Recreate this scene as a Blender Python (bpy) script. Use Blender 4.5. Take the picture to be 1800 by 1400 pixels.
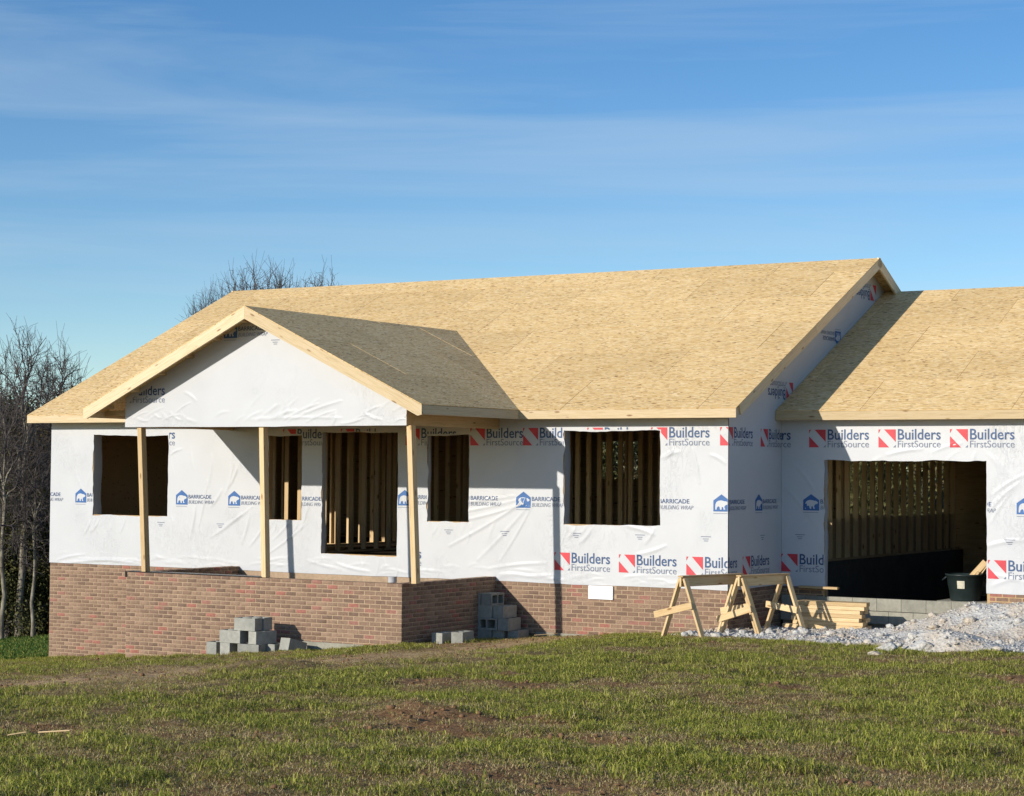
import bpy, bmesh, math, random
import numpy as np
from mathutils import Vector, Matrix, Quaternion
random.seed(7); RNG = np.random.default_rng(7)
scene = bpy.context.scene
for o in list(bpy.data.objects): bpy.data.objects.remove(o)
C = scene.collection
# ---------------------------------------------------------------- camera
F_PX, YAW, PIT, ROLL = 3488.23, 0.54368, 0.03678, 0.00791
CAM = np.array([12.986, -27.945, 1.809])
_fw = np.array([-math.sin(YAW)*math.cos(PIT), math.cos(YAW)*math.cos(PIT), math.sin(PIT)])
_rt = np.array([math.cos(YAW), math.sin(YAW), 0.0]); _up = np.cross(_rt, _fw)
_r = math.cos(ROLL)*_rt + math.sin(ROLL)*_up; _u = -math.sin(ROLL)*_rt + math.cos(ROLL)*_up
cd = bpy.data.cameras.new('camera'); cam = bpy.data.objects.new('camera', cd); C.objects.link(cam)
cd.sensor_width = 36; cd.lens = F_PX/1800*36; cd.clip_start = .5; cd.clip_end = 3000
cam.matrix_world = Matrix(((_r[0], _u[0], -_fw[0], CAM[0]), (_r[1], _u[1], -_fw[1], CAM[1]), (_r[2], _u[2], -_fw[2], CAM[2]), (0, 0, 0, 1)))
scene.camera = cam
# ---------------------------------------------------------------- sky, sun, exposure
SUN_EL, SUN_AZ = math.radians(18.2), math.radians(201.5)
w = bpy.data.worlds.new('World'); scene.world = w; w.use_nodes = True
nt = w.node_tree; nt.nodes.clear()
N = lambda t: nt.nodes.new(t); LK = nt.links.new
sky = N('ShaderNodeTexSky'); sky.sky_type = 'NISHITA'; sky.sun_disc = False
sky.sun_elevation = SUN_EL; sky.sun_rotation = SUN_AZ; sky.altitude = 300; sky.air_density = 1.0; sky.dust_density = .2; sky.ozone_density = 1.6
tc = N('ShaderNodeTexCoord')
mp = N('ShaderNodeMapping'); mp.inputs['Scale'].default_value = (1, 1, 1.15); mp.inputs['Location'].default_value = (0, 0, .03); LK(tc.outputs['Generated'], mp.inputs[0])
LK(mp.outputs[0], sky.inputs[0])
# thin cirrus: long horizontal streaks
mp2 = N('ShaderNodeMapping'); mp2.inputs['Scale'].default_value = (2.0, 2.0, 30); mp2.inputs['Rotation'].default_value = (.03, -.02, 0); LK(tc.outputs['Generated'], mp2.inputs[0])
n1 = N('ShaderNodeTexNoise'); n1.inputs['Scale'].default_value = 1.0; n1.inputs['Detail'].default_value = 7; n1.inputs['Roughness'].default_value = .55; n1.inputs['Distortion'].default_value = .6; LK(mp2.outputs[0], n1.inputs[0])
rp = N('ShaderNodeValToRGB'); rp.color_ramp.elements[0].position = .44; rp.color_ramp.elements[1].position = .85; LK(n1.outputs[0], rp.inputs[0])
hs = N('ShaderNodeHueSaturation'); hs.inputs['Saturation'].default_value = 1.36; hs.inputs['Hue'].default_value = .508; hs.inputs['Value'].default_value = 1.06; LK(sky.outputs[0], hs.inputs['Color'])
mx = N('ShaderNodeMix'); mx.data_type = 'RGBA'; mx.inputs['B'].default_value = (3.6, 4.6, 5.6, 1)
ml = N('ShaderNodeMath'); ml.operation = 'MULTIPLY'; ml.inputs[1].default_value = .55; LK(rp.outputs[0], ml.inputs[0]); LK(ml.outputs[0], mx.inputs['Factor'])
LK(hs.outputs[0], mx.inputs['A'])
bg = N('ShaderNodeBackground'); bg.inputs[1].default_value = .125; LK(mx.outputs['Result'], bg.inputs[0])
wo = N('ShaderNodeOutputWorld'); LK(bg.outputs[0], wo.inputs[0])
sd = bpy.data.lights.new('sun', 'SUN'); sd.energy = 4.1; sd.angle = math.radians(.55); sd.color = (1, .94, .85)
sun = bpy.data.objects.new('sun', sd); C.objects.link(sun); sun.location = (-20, -40, 30)
SDIR = Vector((-math.sin(SUN_AZ)*math.cos(SUN_EL), -math.cos(SUN_AZ)*math.cos(SUN_EL), -math.sin(SUN_EL)))
sun.rotation_euler = SDIR.to_track_quat('-Z', 'Y').to_euler()
scene.view_settings.view_transform = 'Standard'; scene.view_settings.look = 'None'
scene.view_settings.exposure = .17; scene.view_settings.gamma = 1; scene.view_settings.use_curve_mapping = False
# ---------------------------------------------------------------- pixel helpers (photo pixels of 1800 x 1400)
def ray(px, py):
    d = _fw + (px-900)/F_PX*_r - (py-700)/F_PX*_u
    return d/np.linalg.norm(d)
def wy(px, py, Y=0.0):
    d = ray(px, py); return CAM + d*((Y-CAM[1])/d[1])
def wx(px, py, X=0.0):
    d = ray(px, py); return CAM + d*((X-CAM[0])/d[0])
def heading_pos(px, dist):
    d = ray(px, 828); h = np.array([d[0], d[1]]); h /= np.linalg.norm(h)
    return CAM[:2] + h*dist
# ---------------------------------------------------------------- noise
_perm = RNG.random((256, 256))
def vnoise(x, y):
    xi = np.floor(x).astype(int); yi = np.floor(y).astype(int); fx = x-xi; fy = y-yi
    fx = fx*fx*(3-2*fx); fy = fy*fy*(3-2*fy)
    g = lambda a, b: _perm[a % 256, b % 256]
    return (g(xi, yi)*(1-fx)+g(xi+1, yi)*fx)*(1-fy)+(g(xi, yi+1)*(1-fx)+g(xi+1, yi+1)*fx)*fy
def fbm(x, y, o=4):
    s = 0; a = .5
    for k in range(o): s = s+a*vnoise(x*2**k+17*k, y*2**k+31*k); a *= .5
    return s
# ---------------------------------------------------------------- object helpers
def tag(o, label=None, cat=None, group=None, kind=None):
    if label: o['label'] = label
    if cat: o['category'] = cat
    if group: o['group'] = group
    if kind: o['kind'] = kind
    return o
def link(name, me, mat=None, parent=None):
    o = bpy.data.objects.new(name, me); C.objects.link(o)
    if mat is not None and me is not None:
        for m in (mat if isinstance(mat, (list, tuple)) else [mat]):
            me.materials.append(m)
    if parent is not None: o.parent = parent
    return o
def empty(name, loc=(0, 0, 0), rz=0):
    o = bpy.data.objects.new(name, None); C.objects.link(o); o.location = loc; o.rotation_euler = (0, 0, rz); o.empty_display_size = .2
    return o
def mesh(name, v, f, mats=None):
    me = bpy.data.meshes.new(name); me.from_pydata([tuple(map(float, p)) for p in v], [], f); me.update()
    return me
def np_mesh(name, verts, tris):
    me = bpy.data.meshes.new(name); nv = len(verts); n = len(tris); k = tris.shape[1]
    me.vertices.add(nv); me.vertices.foreach_set('co', np.asarray(verts, np.float32).ravel())
    me.loops.add(n*k); me.loops.foreach_set('vertex_index', np.asarray(tris, np.int32).ravel())
    me.polygons.add(n); me.polygons.foreach_set('loop_start', np.arange(0, n*k, k, dtype=np.int32))
    me.polygons.foreach_set('loop_total', np.full(n, k, np.int32)); me.update(calc_edges=True); me.validate()
    return me
BOXF = [(0, 3, 2, 1), (4, 5, 6, 7), (0, 1, 5, 4), (1, 2, 6, 5), (2, 3, 7, 6), (3, 0, 4, 7)]
def boxv(x0, x1, y0, y1, z0, z1):
    return [(x0, y0, z0), (x1, y0, z0), (x1, y1, z0), (x0, y1, z0), (x0, y0, z1), (x1, y0, z1), (x1, y1, z1), (x0, y1, z1)]
class MB:
    def __init__(s): s.v = []; s.f = []
    def box(s, *a): n = len(s.v); s.v += boxv(*a); s.f += [tuple(i+n for i in q) for q in BOXF]; return s
    def add(s, v, f): n = len(s.v); s.v += list(v); s.f += [tuple(i+n for i in q) for q in f]; return s
    def build(s, name, mat, parent=None, smooth=False):
        me = mesh(name, s.v, s.f)
        if smooth: me.polygons.foreach_set('use_smooth', [True]*len(me.polygons))
        return link(name, me, mat, parent)
_bcache = {}
def board(name, p0, p1, wd, ht, mat, parent=None, up=(0, 0, 1), chamfer=.003):
    """timber from p0 to p1 (centre line); local X is the grain; wd across, ht along 'up'"""
    p0 = Vector([float(a) for a in p0]); p1 = Vector([float(a) for a in p1]); d = p1-p0; L = d.length
    key = (round(L, 3), wd, ht, mat.name)
    me = _bcache.get(key)
    if me is None:
        bm = bmesh.new(); bmesh.ops.create_cube(bm, size=1)
        bmesh.ops.scale(bm, vec=(L, wd, ht), verts=bm.verts)
        if chamfer: bmesh.ops.bevel(bm, geom=bm.edges, offset=chamfer, segments=1, affect='EDGES')
        me = bpy.data.meshes.new(name); bm.to_mesh(me); bm.free(); me.materials.append(mat); _bcache[key] = me
    o = bpy.data.objects.new(name, me); C.objects.link(o)
    x = d.normalized(); upv = Vector(up); y = upv.cross(x); y.normalize(); z = x.cross(y)
    m = Matrix((x, y, z)).transposed().to_4x4(); m.translation = (p0+p1)/2
    if parent is not None:
        o.parent = parent; o.matrix_parent_inverse = Matrix.Identity(4); o.matrix_basis = parent.matrix_basis.inverted() @ m if parent.parent is None else m
    else: o.matrix_basis = m
    return o
def cells(us, vs, mask, t0, t1, axes):
    """solid of filled cells extruded from t0 to t1; axes maps (u,v,t)->xyz"""
    v = []; f = []; idx = {}
    def vid(i, j, k):
        if (i, j, k) not in idx:
            idx[(i, j, k)] = len(v); v.append(axes(us[i], vs[j], (t0, t1)[k]))
        return idx[(i, j, k)]
    nu, nv = len(us)-1, len(vs)-1
    F = lambda i, j: 0 <= i < nu and 0 <= j < nv and mask(i, j)
    for i in range(nu):
        for j in range(nv):
            if not F(i, j): continue
            f.append((vid(i, j, 0), vid(i+1, j, 0), vid(i+1, j+1, 0), vid(i, j+1, 0)))
            f.append((vid(i, j, 1), vid(i, j+1, 1), vid(i+1, j+1, 1), vid(i+1, j, 1)))
            if not F(i-1, j): f.append((vid(i, j, 0), vid(i, j+1, 0), vid(i, j+1, 1), vid(i, j, 1)))
            if not F(i+1, j): f.append((vid(i+1, j, 0), vid(i+1, j, 1), vid(i+1, j+1, 1), vid(i+1, j+1, 0)))
            if not F(i, j-1): f.append((vid(i, j, 0), vid(i, j, 1), vid(i+1, j, 1), vid(i+1, j, 0)))
            if not F(i, j+1): f.append((vid(i, j+1, 0), vid(i+1, j+1, 0), vid(i+1, j+1, 1), vid(i, j+1, 1)))
    return v, f
def wall_cells(u0, u1, v0, v1, openings, t0, t1, axes):
    us = sorted({u0, u1, *[a for o in openings for a in o[:2]]}); vs = sorted({v0, v1, *[a for o in openings for a in o[2:]]})
    def m(i, j):
        cu = (us[i]+us[i+1])/2; cv = (vs[j]+vs[j+1])/2
        return not any(o[0] < cu < o[1] and o[2] < cv < o[3] for o in openings)
    return cells(us, vs, m, t0, t1, axes)
# ---------------------------------------------------------------- materials
def new_mat(name, rough=.7, spec=.25):
    m = bpy.data.materials.new(name); m.use_nodes = True; t = m.node_tree; b = t.nodes['Principled BSDF']
    b.inputs['Roughness'].default_value = rough; b.inputs['Specular IOR Level'].default_value = spec
    return m, t, b
def nd(t, typ, **kw):
    n = t.nodes.new(typ)
    for k, val in kw.items():
        if k in n.inputs: n.inputs[k].default_value = val
        else: setattr(n, k, val)
    return n
def ramp(t, src, stops, interp='LINEAR'):
    r = t.nodes.new('ShaderNodeValToRGB'); e = r.color_ramp.elements; r.color_ramp.interpolation = interp
    while len(e) > 1: e.remove(e[-1])
    e[0].position = stops[0][0]; e[0].color = (*stops[0][1], 1)
    for p, c in stops[1:]:
        q = e.new(p); q.color = (*c, 1)
    t.links.new(src, r.inputs[0]); return r.outputs[0]
def mixc(t, fac, a, b, mode='MIX'):
    m = t.nodes.new('ShaderNodeMix'); m.data_type = 'RGBA'; m.blend_type = mode
    for s, x in (('Factor', fac), ('A', a), ('B', b)):
        if hasattr(x, 'is_linked') or hasattr(x, 'node'): t.links.new(x, m.inputs[s])
        else: m.inputs[s].default_value = x if s == 'Factor' else (*x, 1)
    return m.outputs['Result']
def coords(t, kind='Object', scale=(1, 1, 1), rot=(0, 0, 0), rnd=True):
    c = t.nodes.new('ShaderNodeTexCoord'); src = c.outputs[kind]
    if kind == 'World':
        pass
    if rnd:
        oi = t.nodes.new('ShaderNodeObjectInfo'); vm = t.nodes.new('ShaderNodeVectorMath'); vm.operation = 'MULTIPLY_ADD'
        cb = t.nodes.new('ShaderNodeCombineXYZ')
        for k in range(3): t.links.new(oi.outputs['Random'], cb.inputs[k])
        vm.inputs[1].default_value = (37.3, 21.7, 11.9); t.links.new(cb.outputs[0], vm.inputs[0]); t.links.new(src, vm.inputs[2]); src = vm.outputs[0]
    m = t.nodes.new('ShaderNodeMapping'); m.inputs['Scale'].default_value = scale; m.inputs['Rotation'].default_value = rot
    t.links.new(src, m.inputs[0]); return m.outputs[0]
def wpos(t, scale=(1, 1, 1)):
    g = t.nodes.new('ShaderNodeNewGeometry'); m = t.nodes.new('ShaderNodeMapping'); m.inputs['Scale'].default_value = scale
    t.links.new(g.outputs['Position'], m.inputs[0]); return m.outputs[0]
def noise(t, vec, scale, detail=4, rough=.55, dist=0):
    n = nd(t, 'ShaderNodeTexNoise', Scale=scale, Detail=detail, Roughness=rough, Distortion=dist); t.links.new(vec, n.inputs['Vector']); return n.outputs[0]
def bump(t, b, h, strength=.3, dist=.01):
    n = nd(t, 'ShaderNodeBump', Strength=strength, Distance=dist); t.links.new(h, n.inputs['Height']); t.links.new(n.outputs[0], b.inputs['Normal']); return n
L_ = lambda t, a, b: t.links.new(a, b)

def mat_osb():
    m, t, b = new_mat('osb', .75, .2)
    cols = []
    for k, (rot, sc) in enumerate((((0, 0, .12), (11, 62, 62)), ((0, 0, -.2), (13, 75, 75)), ((0, 0, .7), (17, 60, 60)))):
        v = nd(t, 'ShaderNodeTexVoronoi', Scale=1.0); L_(t, coords(t, 'Object', sc, rot), v.inputs['Vector'])
        s = t.nodes.new('ShaderNodeSeparateColor'); L_(t, v.outputs['Color'], s.inputs[0]); cols.append((s.outputs[0], s.outputs[1], v.outputs['Distance']))
    c1 = ramp(t, cols[0][0], [(0, (.46, .26, .09)), (.1, (.70, .46, .18)), (.5, (.81, .57, .265)), (.85, (.86, .64, .33)), (1, (.92, .76, .47))])
    c2 = ramp(t, cols[1][0], [(0, (.36, .21, .08)), (.1, (.74, .51, .22)), (.6, (.83, .6, .285)), (1, (.92, .74, .44))])
    c3 = ramp(t, cols[2][0], [(0, (.24, .12, .045)), (.25, (.62, .4, .18)), (1, (.82, .63, .35))])
    sel = t.nodes.new('ShaderNodeMath'); sel.operation = 'GREATER_THAN'; sel.inputs[1].default_value = .52; L_(t, cols[1][1], sel.inputs[0])
    c = mixc(t, sel.outputs[0], c1, c2)
    sel2 = t.nodes.new('ShaderNodeMath'); sel2.operation = 'GREATER_THAN'; sel2.inputs[1].default_value = .82; L_(t, cols[2][1], sel2.inputs[0])
    c = mixc(t, sel2.outputs[0], c, c3)
    lo = ramp(t, noise(t, coords(t, 'Object', (.7, 1.4, 1)), 1.5, 4), [(.3, (.93, .92, .9)), (.7, (1.04, 1.03, 1.02))])
    c = mixc(t, 1.0, c, lo, 'MULTIPLY')
    oi = t.nodes.new('ShaderNodeObjectInfo'); pr = ramp(t, oi.outputs['Random'], [(0, (.9, .88, .85)), (1, (1.04, 1.03, 1.02))])
    c = mixc(t, 1.0, c, pr, 'MULTIPLY'); L_(t, c, b.inputs['Base Color']); bump(t, b, cols[0][2], .25, .004)
    return m
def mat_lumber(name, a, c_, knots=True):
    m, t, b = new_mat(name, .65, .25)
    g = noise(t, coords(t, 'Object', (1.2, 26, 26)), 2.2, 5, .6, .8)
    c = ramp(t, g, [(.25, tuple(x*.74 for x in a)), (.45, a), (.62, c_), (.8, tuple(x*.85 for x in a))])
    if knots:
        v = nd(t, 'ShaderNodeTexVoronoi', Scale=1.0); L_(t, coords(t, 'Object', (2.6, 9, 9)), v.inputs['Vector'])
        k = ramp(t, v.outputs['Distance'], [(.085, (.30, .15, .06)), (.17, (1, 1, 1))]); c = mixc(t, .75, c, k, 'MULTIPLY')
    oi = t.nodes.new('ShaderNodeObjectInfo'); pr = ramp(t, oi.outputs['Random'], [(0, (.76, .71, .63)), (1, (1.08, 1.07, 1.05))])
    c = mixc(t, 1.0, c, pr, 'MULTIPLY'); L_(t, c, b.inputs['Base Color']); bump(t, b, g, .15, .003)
    return m
def mat_wrap():
    m, t, b = new_mat('building_wrap', .42, .35)
    p = wpos(t); n1 = noise(t, p, 1.3, 3); n2 = noise(t, p, 9, 4, .6, 1.2)
    c = ramp(t, n1, [(.3, (.535, .54, .545)), (.7, (.57, .575, .58))]); L_(t, c, b.inputs['Base Color'])
    # fine weave plus shallow creases
    w1 = noise(t, wpos(t, (5, 5, 2.2)), 1.6, 5, .55, 2.5)
    r = ramp(t, w1, [(.47, (0, 0, 0)), (.5, (1, 1, 1)), (.53, (0, 0, 0))]); mask = ramp(t, noise(t, wpos(t, (1, 1, 1)), .9, 2), [(.48, (0, 0, 0)), (.66, (1, 1, 1))])
    h = mixc(t, 1.0, r, mask, 'MULTIPLY'); h2 = mixc(t, .05, h, n2); bump(t, b, h2, .4, .010)
    return m
def mat_flat(name, col, rough=.6, var=.12, sc=6, bmp=.0):
    m, t, b = new_mat(name, rough, .3)
    n = noise(t, coords(t, 'Object'), sc, 4)
    c = ramp(t, n, [(.3, tuple(x*(1-var) for x in col)), (.7, tuple(min(1, x*(1+var)) for x in col))]); L_(t, c, b.inputs['Base Color'])
    if bmp: bump(t, b, n, bmp, .01)
    return m
def brick_color(t, rnd):
    c = ramp(t, rnd, [(0, (.22, .142, .098)), (.14, (.255, .168, .115)), (.30, (.29, .193, .133)), (.46, (.245, .157, .11)), (.60, (.19, .125, .09)),
                      (.72, (.23, .15, .106)), (.82, (.305, .203, .14)), (.92, (.315, .155, .118)), (.97, (.34, .145, .11))], 'CONSTANT')
    n = noise(t, wpos(t), 26, 5, .65); v = ramp(t, n, [(.28, (.72, .7, .68)), (.5, (1, 1, 1)), (.75, (1.18, 1.18, 1.16))])
    return mixc(t, 1.0, c, v, 'MULTIPLY'), n
def mat_brick(name, attr):
    m, t, b = new_mat(name, .85, .15)
    if attr:
        a = t.nodes.new('ShaderNodeAttribute'); a.attribute_name = 'rnd'; r = a.outputs['Fac']
    else: r = t.nodes.new('ShaderNodeObjectInfo').outputs['Random']
    c, n = brick_color(t, r); L_(t, c, b.inputs['Base Color']); bump(t, b, n, .5, .006); return m
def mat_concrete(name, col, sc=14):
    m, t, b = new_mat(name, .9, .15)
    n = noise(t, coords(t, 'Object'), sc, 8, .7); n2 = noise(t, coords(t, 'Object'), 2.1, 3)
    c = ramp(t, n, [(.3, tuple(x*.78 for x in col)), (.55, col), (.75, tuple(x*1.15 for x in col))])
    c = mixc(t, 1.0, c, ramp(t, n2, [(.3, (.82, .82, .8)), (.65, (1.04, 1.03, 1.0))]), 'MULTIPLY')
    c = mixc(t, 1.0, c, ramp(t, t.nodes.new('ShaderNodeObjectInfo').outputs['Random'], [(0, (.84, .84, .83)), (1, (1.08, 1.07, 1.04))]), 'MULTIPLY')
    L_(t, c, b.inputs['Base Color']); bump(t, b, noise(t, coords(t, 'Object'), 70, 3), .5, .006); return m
def mat_attr(name, rough=.7, trans=0.0, spec=.2):
    m, t, b = new_mat(name, rough, spec); a = t.nodes.new('ShaderNodeAttribute'); a.attribute_name = 'col'
    L_(t, a.outputs['Color'], b.inputs['Base Color'])
    if trans:
        tr = t.nodes.new('ShaderNodeBsdfTranslucent'); L_(t, a.outputs['Color'], tr.inputs[0]); ms = t.nodes.new('ShaderNodeMixShader'); ms.inputs[0].default_value = trans
        L_(t, b.outputs[0], ms.inputs[1]); L_(t, tr.outputs[0], ms.inputs[2]); L_(t, ms.outputs[0], t.nodes['Material Output'].inputs[0])
    return m
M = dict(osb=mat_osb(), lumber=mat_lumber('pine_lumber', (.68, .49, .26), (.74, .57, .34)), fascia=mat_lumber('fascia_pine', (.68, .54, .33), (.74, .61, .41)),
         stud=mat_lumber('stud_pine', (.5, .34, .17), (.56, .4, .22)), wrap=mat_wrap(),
         red=mat_flat('print_red', (.60, .055, .07), .5, .1), navy=mat_flat('print_navy', (.05, .095, .2), .5, .1), grey=mat_flat('print_grey', (.17, .2, .27), .5, .1),
         blue=mat_flat('print_blue', (.045, .13, .33), .5, .1), brick=mat_brick('brick_single', False), bricks=mat_brick('brick_joined', True),
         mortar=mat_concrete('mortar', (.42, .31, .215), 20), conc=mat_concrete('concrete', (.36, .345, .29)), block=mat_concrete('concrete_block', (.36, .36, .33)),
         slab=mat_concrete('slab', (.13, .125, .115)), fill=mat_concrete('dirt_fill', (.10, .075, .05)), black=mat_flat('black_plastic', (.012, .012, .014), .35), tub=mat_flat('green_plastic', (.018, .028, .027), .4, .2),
         white=mat_flat('white_vinyl', (.86, .86, .86), .4, .02), labelp=mat_flat('cream_paper', (.6, .55, .42), .6, .15, 30), metal=mat_flat('zinc', (.5, .5, .52), .3, .1))
# ---------------------------------------------------------------- ground
GX = [-400, -100, -40, -14, -3, 0, 6, 40, 400]; GZ = [-16, -8, -4.2, -1.82, -.86, -.645, -.52, .1, 2]
def smooth_ground(x, y):
    x = np.asarray(x, float); y = np.asarray(y, float)
    return np.interp(x, GX, GZ)-.026*np.clip(y, -60, 3)
def track(x, y):
    cy = np.array([-20, -14, -11.5, -9.5, -7.4, -4, -1.2, 1]); cx = np.array([-6, -3.6, -2.9, -2.4, -1.9, -2.2, -2.6, -2.8]); hw = np.array([1.9, 2.3, 2.1, 1.8, 1.4, 1.0, .8, .6])
    d = (x-np.interp(y, cy, cx))/np.interp(y, cy, hw); return np.exp(-d*d*1.2)*(y < 1)*(y > -24)
def bare(x, y):
    a = fbm(x*.55+3, y*.9+1, 4); b = fbm(x*1.9, y*2.6+9, 3)
    return np.clip((a*.6+b*.4-.50)*8, 0, 1)
def gz(x, y):
    x = np.asarray(x, float); y = np.asarray(y, float); z = smooth_ground(x, y)
    near = np.clip((-1.2-y)/2.0, 0, 1)*np.clip((40+y)/10, 0, 1)
    z = z+near*((fbm(x*.8, y*.8, 3)-.44)*.10+(fbm(x*3.1+5, y*3.1, 3)-.44)*.085+bare(x, y)*(fbm(x*8, y*8, 3)-.5)*.12)
    tr = track(x, y); z = z-near*tr*.05+near*tr*(fbm(x*5, y*5, 3)-.45)*.06
    # shallow furrow across the lawn and a few broken clods
    z = z-.09*np.exp(-((y+.62*(x-4.5)+8.6)/.35)**2)*np.exp(-((x-4.4)/2.2)**2)
    for cx, cy, r, h in CLODS: z = z+h*np.exp(-(((x-cx)**2+(y-cy)**2)/r**2))*(.6+.8*fbm(x*9, y*9, 2))
    return z
CLODS = [(4.0, -14.4, .35, .10), (3.7, -14.2, .3, .07), (6.6, -18.5, .22, .07), (6.95, -18.2, .2, .05), (8.6, -14.8, .4, .06), (-1.1, -10.5, .5, .13), (-.6, -10.2, .4, .08), (8.0, -16.4, .2, .06), (-8.5, -1.0, .3, .06), (5.3, -14.2, .25, .05), (-16.6, 1.2, .3, .12)]
def spaced(lo, hi, d0, d1, step):
    a = list(np.arange(d0, d1+1e-6, step)); s = step
    x = d1
    while x < hi: s *= 1.35; x += s; a.append(min(x, hi))
    s = step; x = d0
    while x > lo: s *= 1.35; x -= s; a.insert(0, max(x, lo))
    return np.array(a)
gxs = spaced(-500, 500, -9, 13, .085); gys = spaced(-200, 900, -23, 0, .085)
XX, YY = np.meshgrid(gxs, gys); ZZ = gz(XX, YY)
nx, ny = len(gxs), len(gys); ii = np.arange(nx*ny).reshape(ny, nx)
q = np.stack([ii[:-1, :-1], ii[:-1, 1:], ii[1:, 1:], ii[1:, :-1]], -1).reshape(-1, 4)
gme = np_mesh('ground', np.stack([XX, YY, ZZ], -1).reshape(-1, 3), q); gme.polygons.foreach_set('use_smooth', np.ones(len(gme.polygons), bool))
def dryness(x, y):
    d = np.clip((fbm(x*.8+13, y*1.1, 4)-.36)*4.2, 0, 1)*.75+np.clip((fbm(x*1.7, y*2.1+9, 3)-.42)*5.0, 0, 1)*.4
    return np.clip(d+.7*bare(x, y)+track(x, y)*.9*np.clip((-y)/1.5, 0, 1), 0, 1)
dry = dryness(XX, YY)
at = gme.color_attributes.new('dry', 'FLOAT_COLOR', 'POINT'); at.data.foreach_set('color', np.stack([dry, track(XX, YY), bare(XX, YY), dry*0+1], -1).astype(np.float32).ravel())
def mat_ground():
    m, t, b = new_mat('soil_and_thatch', .95, .1); a = t.nodes.new('ShaderNodeAttribute'); a.attribute_name = 'dry'; s = t.nodes.new('ShaderNodeSeparateColor'); L_(t, a.outputs['Color'], s.inputs[0])
    p = wpos(t); n = noise(t, p, 9, 6, .7); n2 = noise(t, p, 40, 4, .7)
    green = ramp(t, n, [(.3, (.035, .04, .012)), (.55, (.08, .085, .025)), (.8, (.19, .16, .06))])
    dryc = ramp(t, n, [(.28, (.13, .07, .03)), (.5, (.27, .17, .075)), (.62, (.36, .25, .12)), (.8, (.42, .2, .09))])
    soil = ramp(t, n, [(.28, (.3, .18, .085)), (.5, (.52, .35, .18)), (.75, (.66, .49, .28))])
    c = mixc(t, s.outputs[0], green, dryc); c = mixc(t, s.outputs[2], c, ramp(t, n, [(.28, (.13, .065, .03)), (.5, (.27, .15, .072)), (.75, (.42, .26, .13))])); c = mixc(t, s.outputs[1], c, soil)
    c = mixc(t, .6, c, ramp(t, n2, [(.3, (.6, .6, .6)), (.7, (1.25, 1.25, 1.25))]), 'MULTIPLY'); L_(t, c, b.inputs['Base Color']); bump(t, b, n2, .8, .03); return m
tag(link('ground', gme, mat_ground()), kind='structure', label='grassy ground sloping down past the house')
# ---------------------------------------------------------------- the house
L, HE, OV, OH, PITCH, D2 = 14.18, 2.803, .3575, .31, .4704, 5.744
XL, XR = -L-OH, .295; YB = 2*D2
HR = HE+PITCH*(D2+OV); SG = 2.05; XG = 6.3; HG = 2.815; YGE = 1.765; YGR = 6.73; HGR = HG+PITCH*(YGR-YGE)
PX0, PX1, PD, PZ = -9.76, -4.18, 2.755, .075           # porch brick walls
PK, PE, PYR, PYW = -6.966, 3.41, -3.1955, -2.757       # porch ridge x, half width to eave, rake plane, pediment plane
PKZ = HE+PITCH*PE
FLOOR = .30
house = empty('house', (0, 0, 0)); tag(house, 'unfinished single-storey house with white wrapped walls, bare board roof and brick base', 'house')
OPEN = [(-13.10, -11.26, .93, 2.43), (-8.93, -8.20, .92, 2.42), (-7.76, -6.16, .35, 2.455), (-5.55, -4.72, .955, 2.41), (-2.905, -1.165, .96, 2.47)]
GOPEN = [(.757, 3.424, -.3, 2.03)]
ax_front = lambda u, v, t: (u, t, v)
ax_side = lambda u, v, t: (t, u, v)
def wall_part(name, args, axes, mat, parent=house):
    v, f = wall_cells(*args, axes); me = mesh(name, v, f); bm = bmesh.new(); bm.from_mesh(me); bmesh.ops.recalc_face_normals(bm, faces=bm.faces); bm.to_mesh(me); bm.free()
    return link(name, me, mat, parent)
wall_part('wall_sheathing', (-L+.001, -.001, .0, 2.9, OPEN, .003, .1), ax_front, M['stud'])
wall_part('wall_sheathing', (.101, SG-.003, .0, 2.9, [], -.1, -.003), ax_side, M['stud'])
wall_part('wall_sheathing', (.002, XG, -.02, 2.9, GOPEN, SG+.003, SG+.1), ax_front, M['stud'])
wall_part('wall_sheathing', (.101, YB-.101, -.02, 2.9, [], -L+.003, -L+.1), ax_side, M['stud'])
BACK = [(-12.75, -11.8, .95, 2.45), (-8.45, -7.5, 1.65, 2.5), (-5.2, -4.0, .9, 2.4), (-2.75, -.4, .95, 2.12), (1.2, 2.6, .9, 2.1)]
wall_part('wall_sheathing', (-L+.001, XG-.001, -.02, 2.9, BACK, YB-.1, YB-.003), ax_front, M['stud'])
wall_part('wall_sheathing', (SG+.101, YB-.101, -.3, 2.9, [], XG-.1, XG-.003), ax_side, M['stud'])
# gable triangles (sheathing)
def gable(name, x0, x1, ya, yb, yr, za, zr, mat):
    pts = [(ya, 2.9), (yb, 2.9), (yb, za), (yr, zr), (ya, za)]
    v = [(x0, a, b) for a, b in pts]+[(x1, a, b) for a, b in pts]; n = 5
    f = [tuple(range(n))[::-1], tuple(range(n, 2*n))]+[(i, (i+1) % n, n+(i+1) % n, n+i) for i in range(n)]
    me = mesh(name, v, f); bm = bmesh.new(); bm.from_mesh(me); bmesh.ops.recalc_face_normals(bm, faces=bm.faces); bm.to_mesh(me); bm.free()
    return link(name, me, mat, house)
zw = HE+PITCH*OV-.035
gable('gable_sheathing', -.1, -.003, .002, YB-.002, D2, zw, HR-.04, M['stud']); gable('gable_sheathing', -L+.003, -L+.1, .002, YB-.002, D2, zw, HR-.04, M['stud'])
gable('gable_sheathing', XG-.1, XG-.003, SG+.002, YB-.03, YGR, HG+PITCH*(SG-YGE)-.035, HGR-.04, M['stud'])
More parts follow.
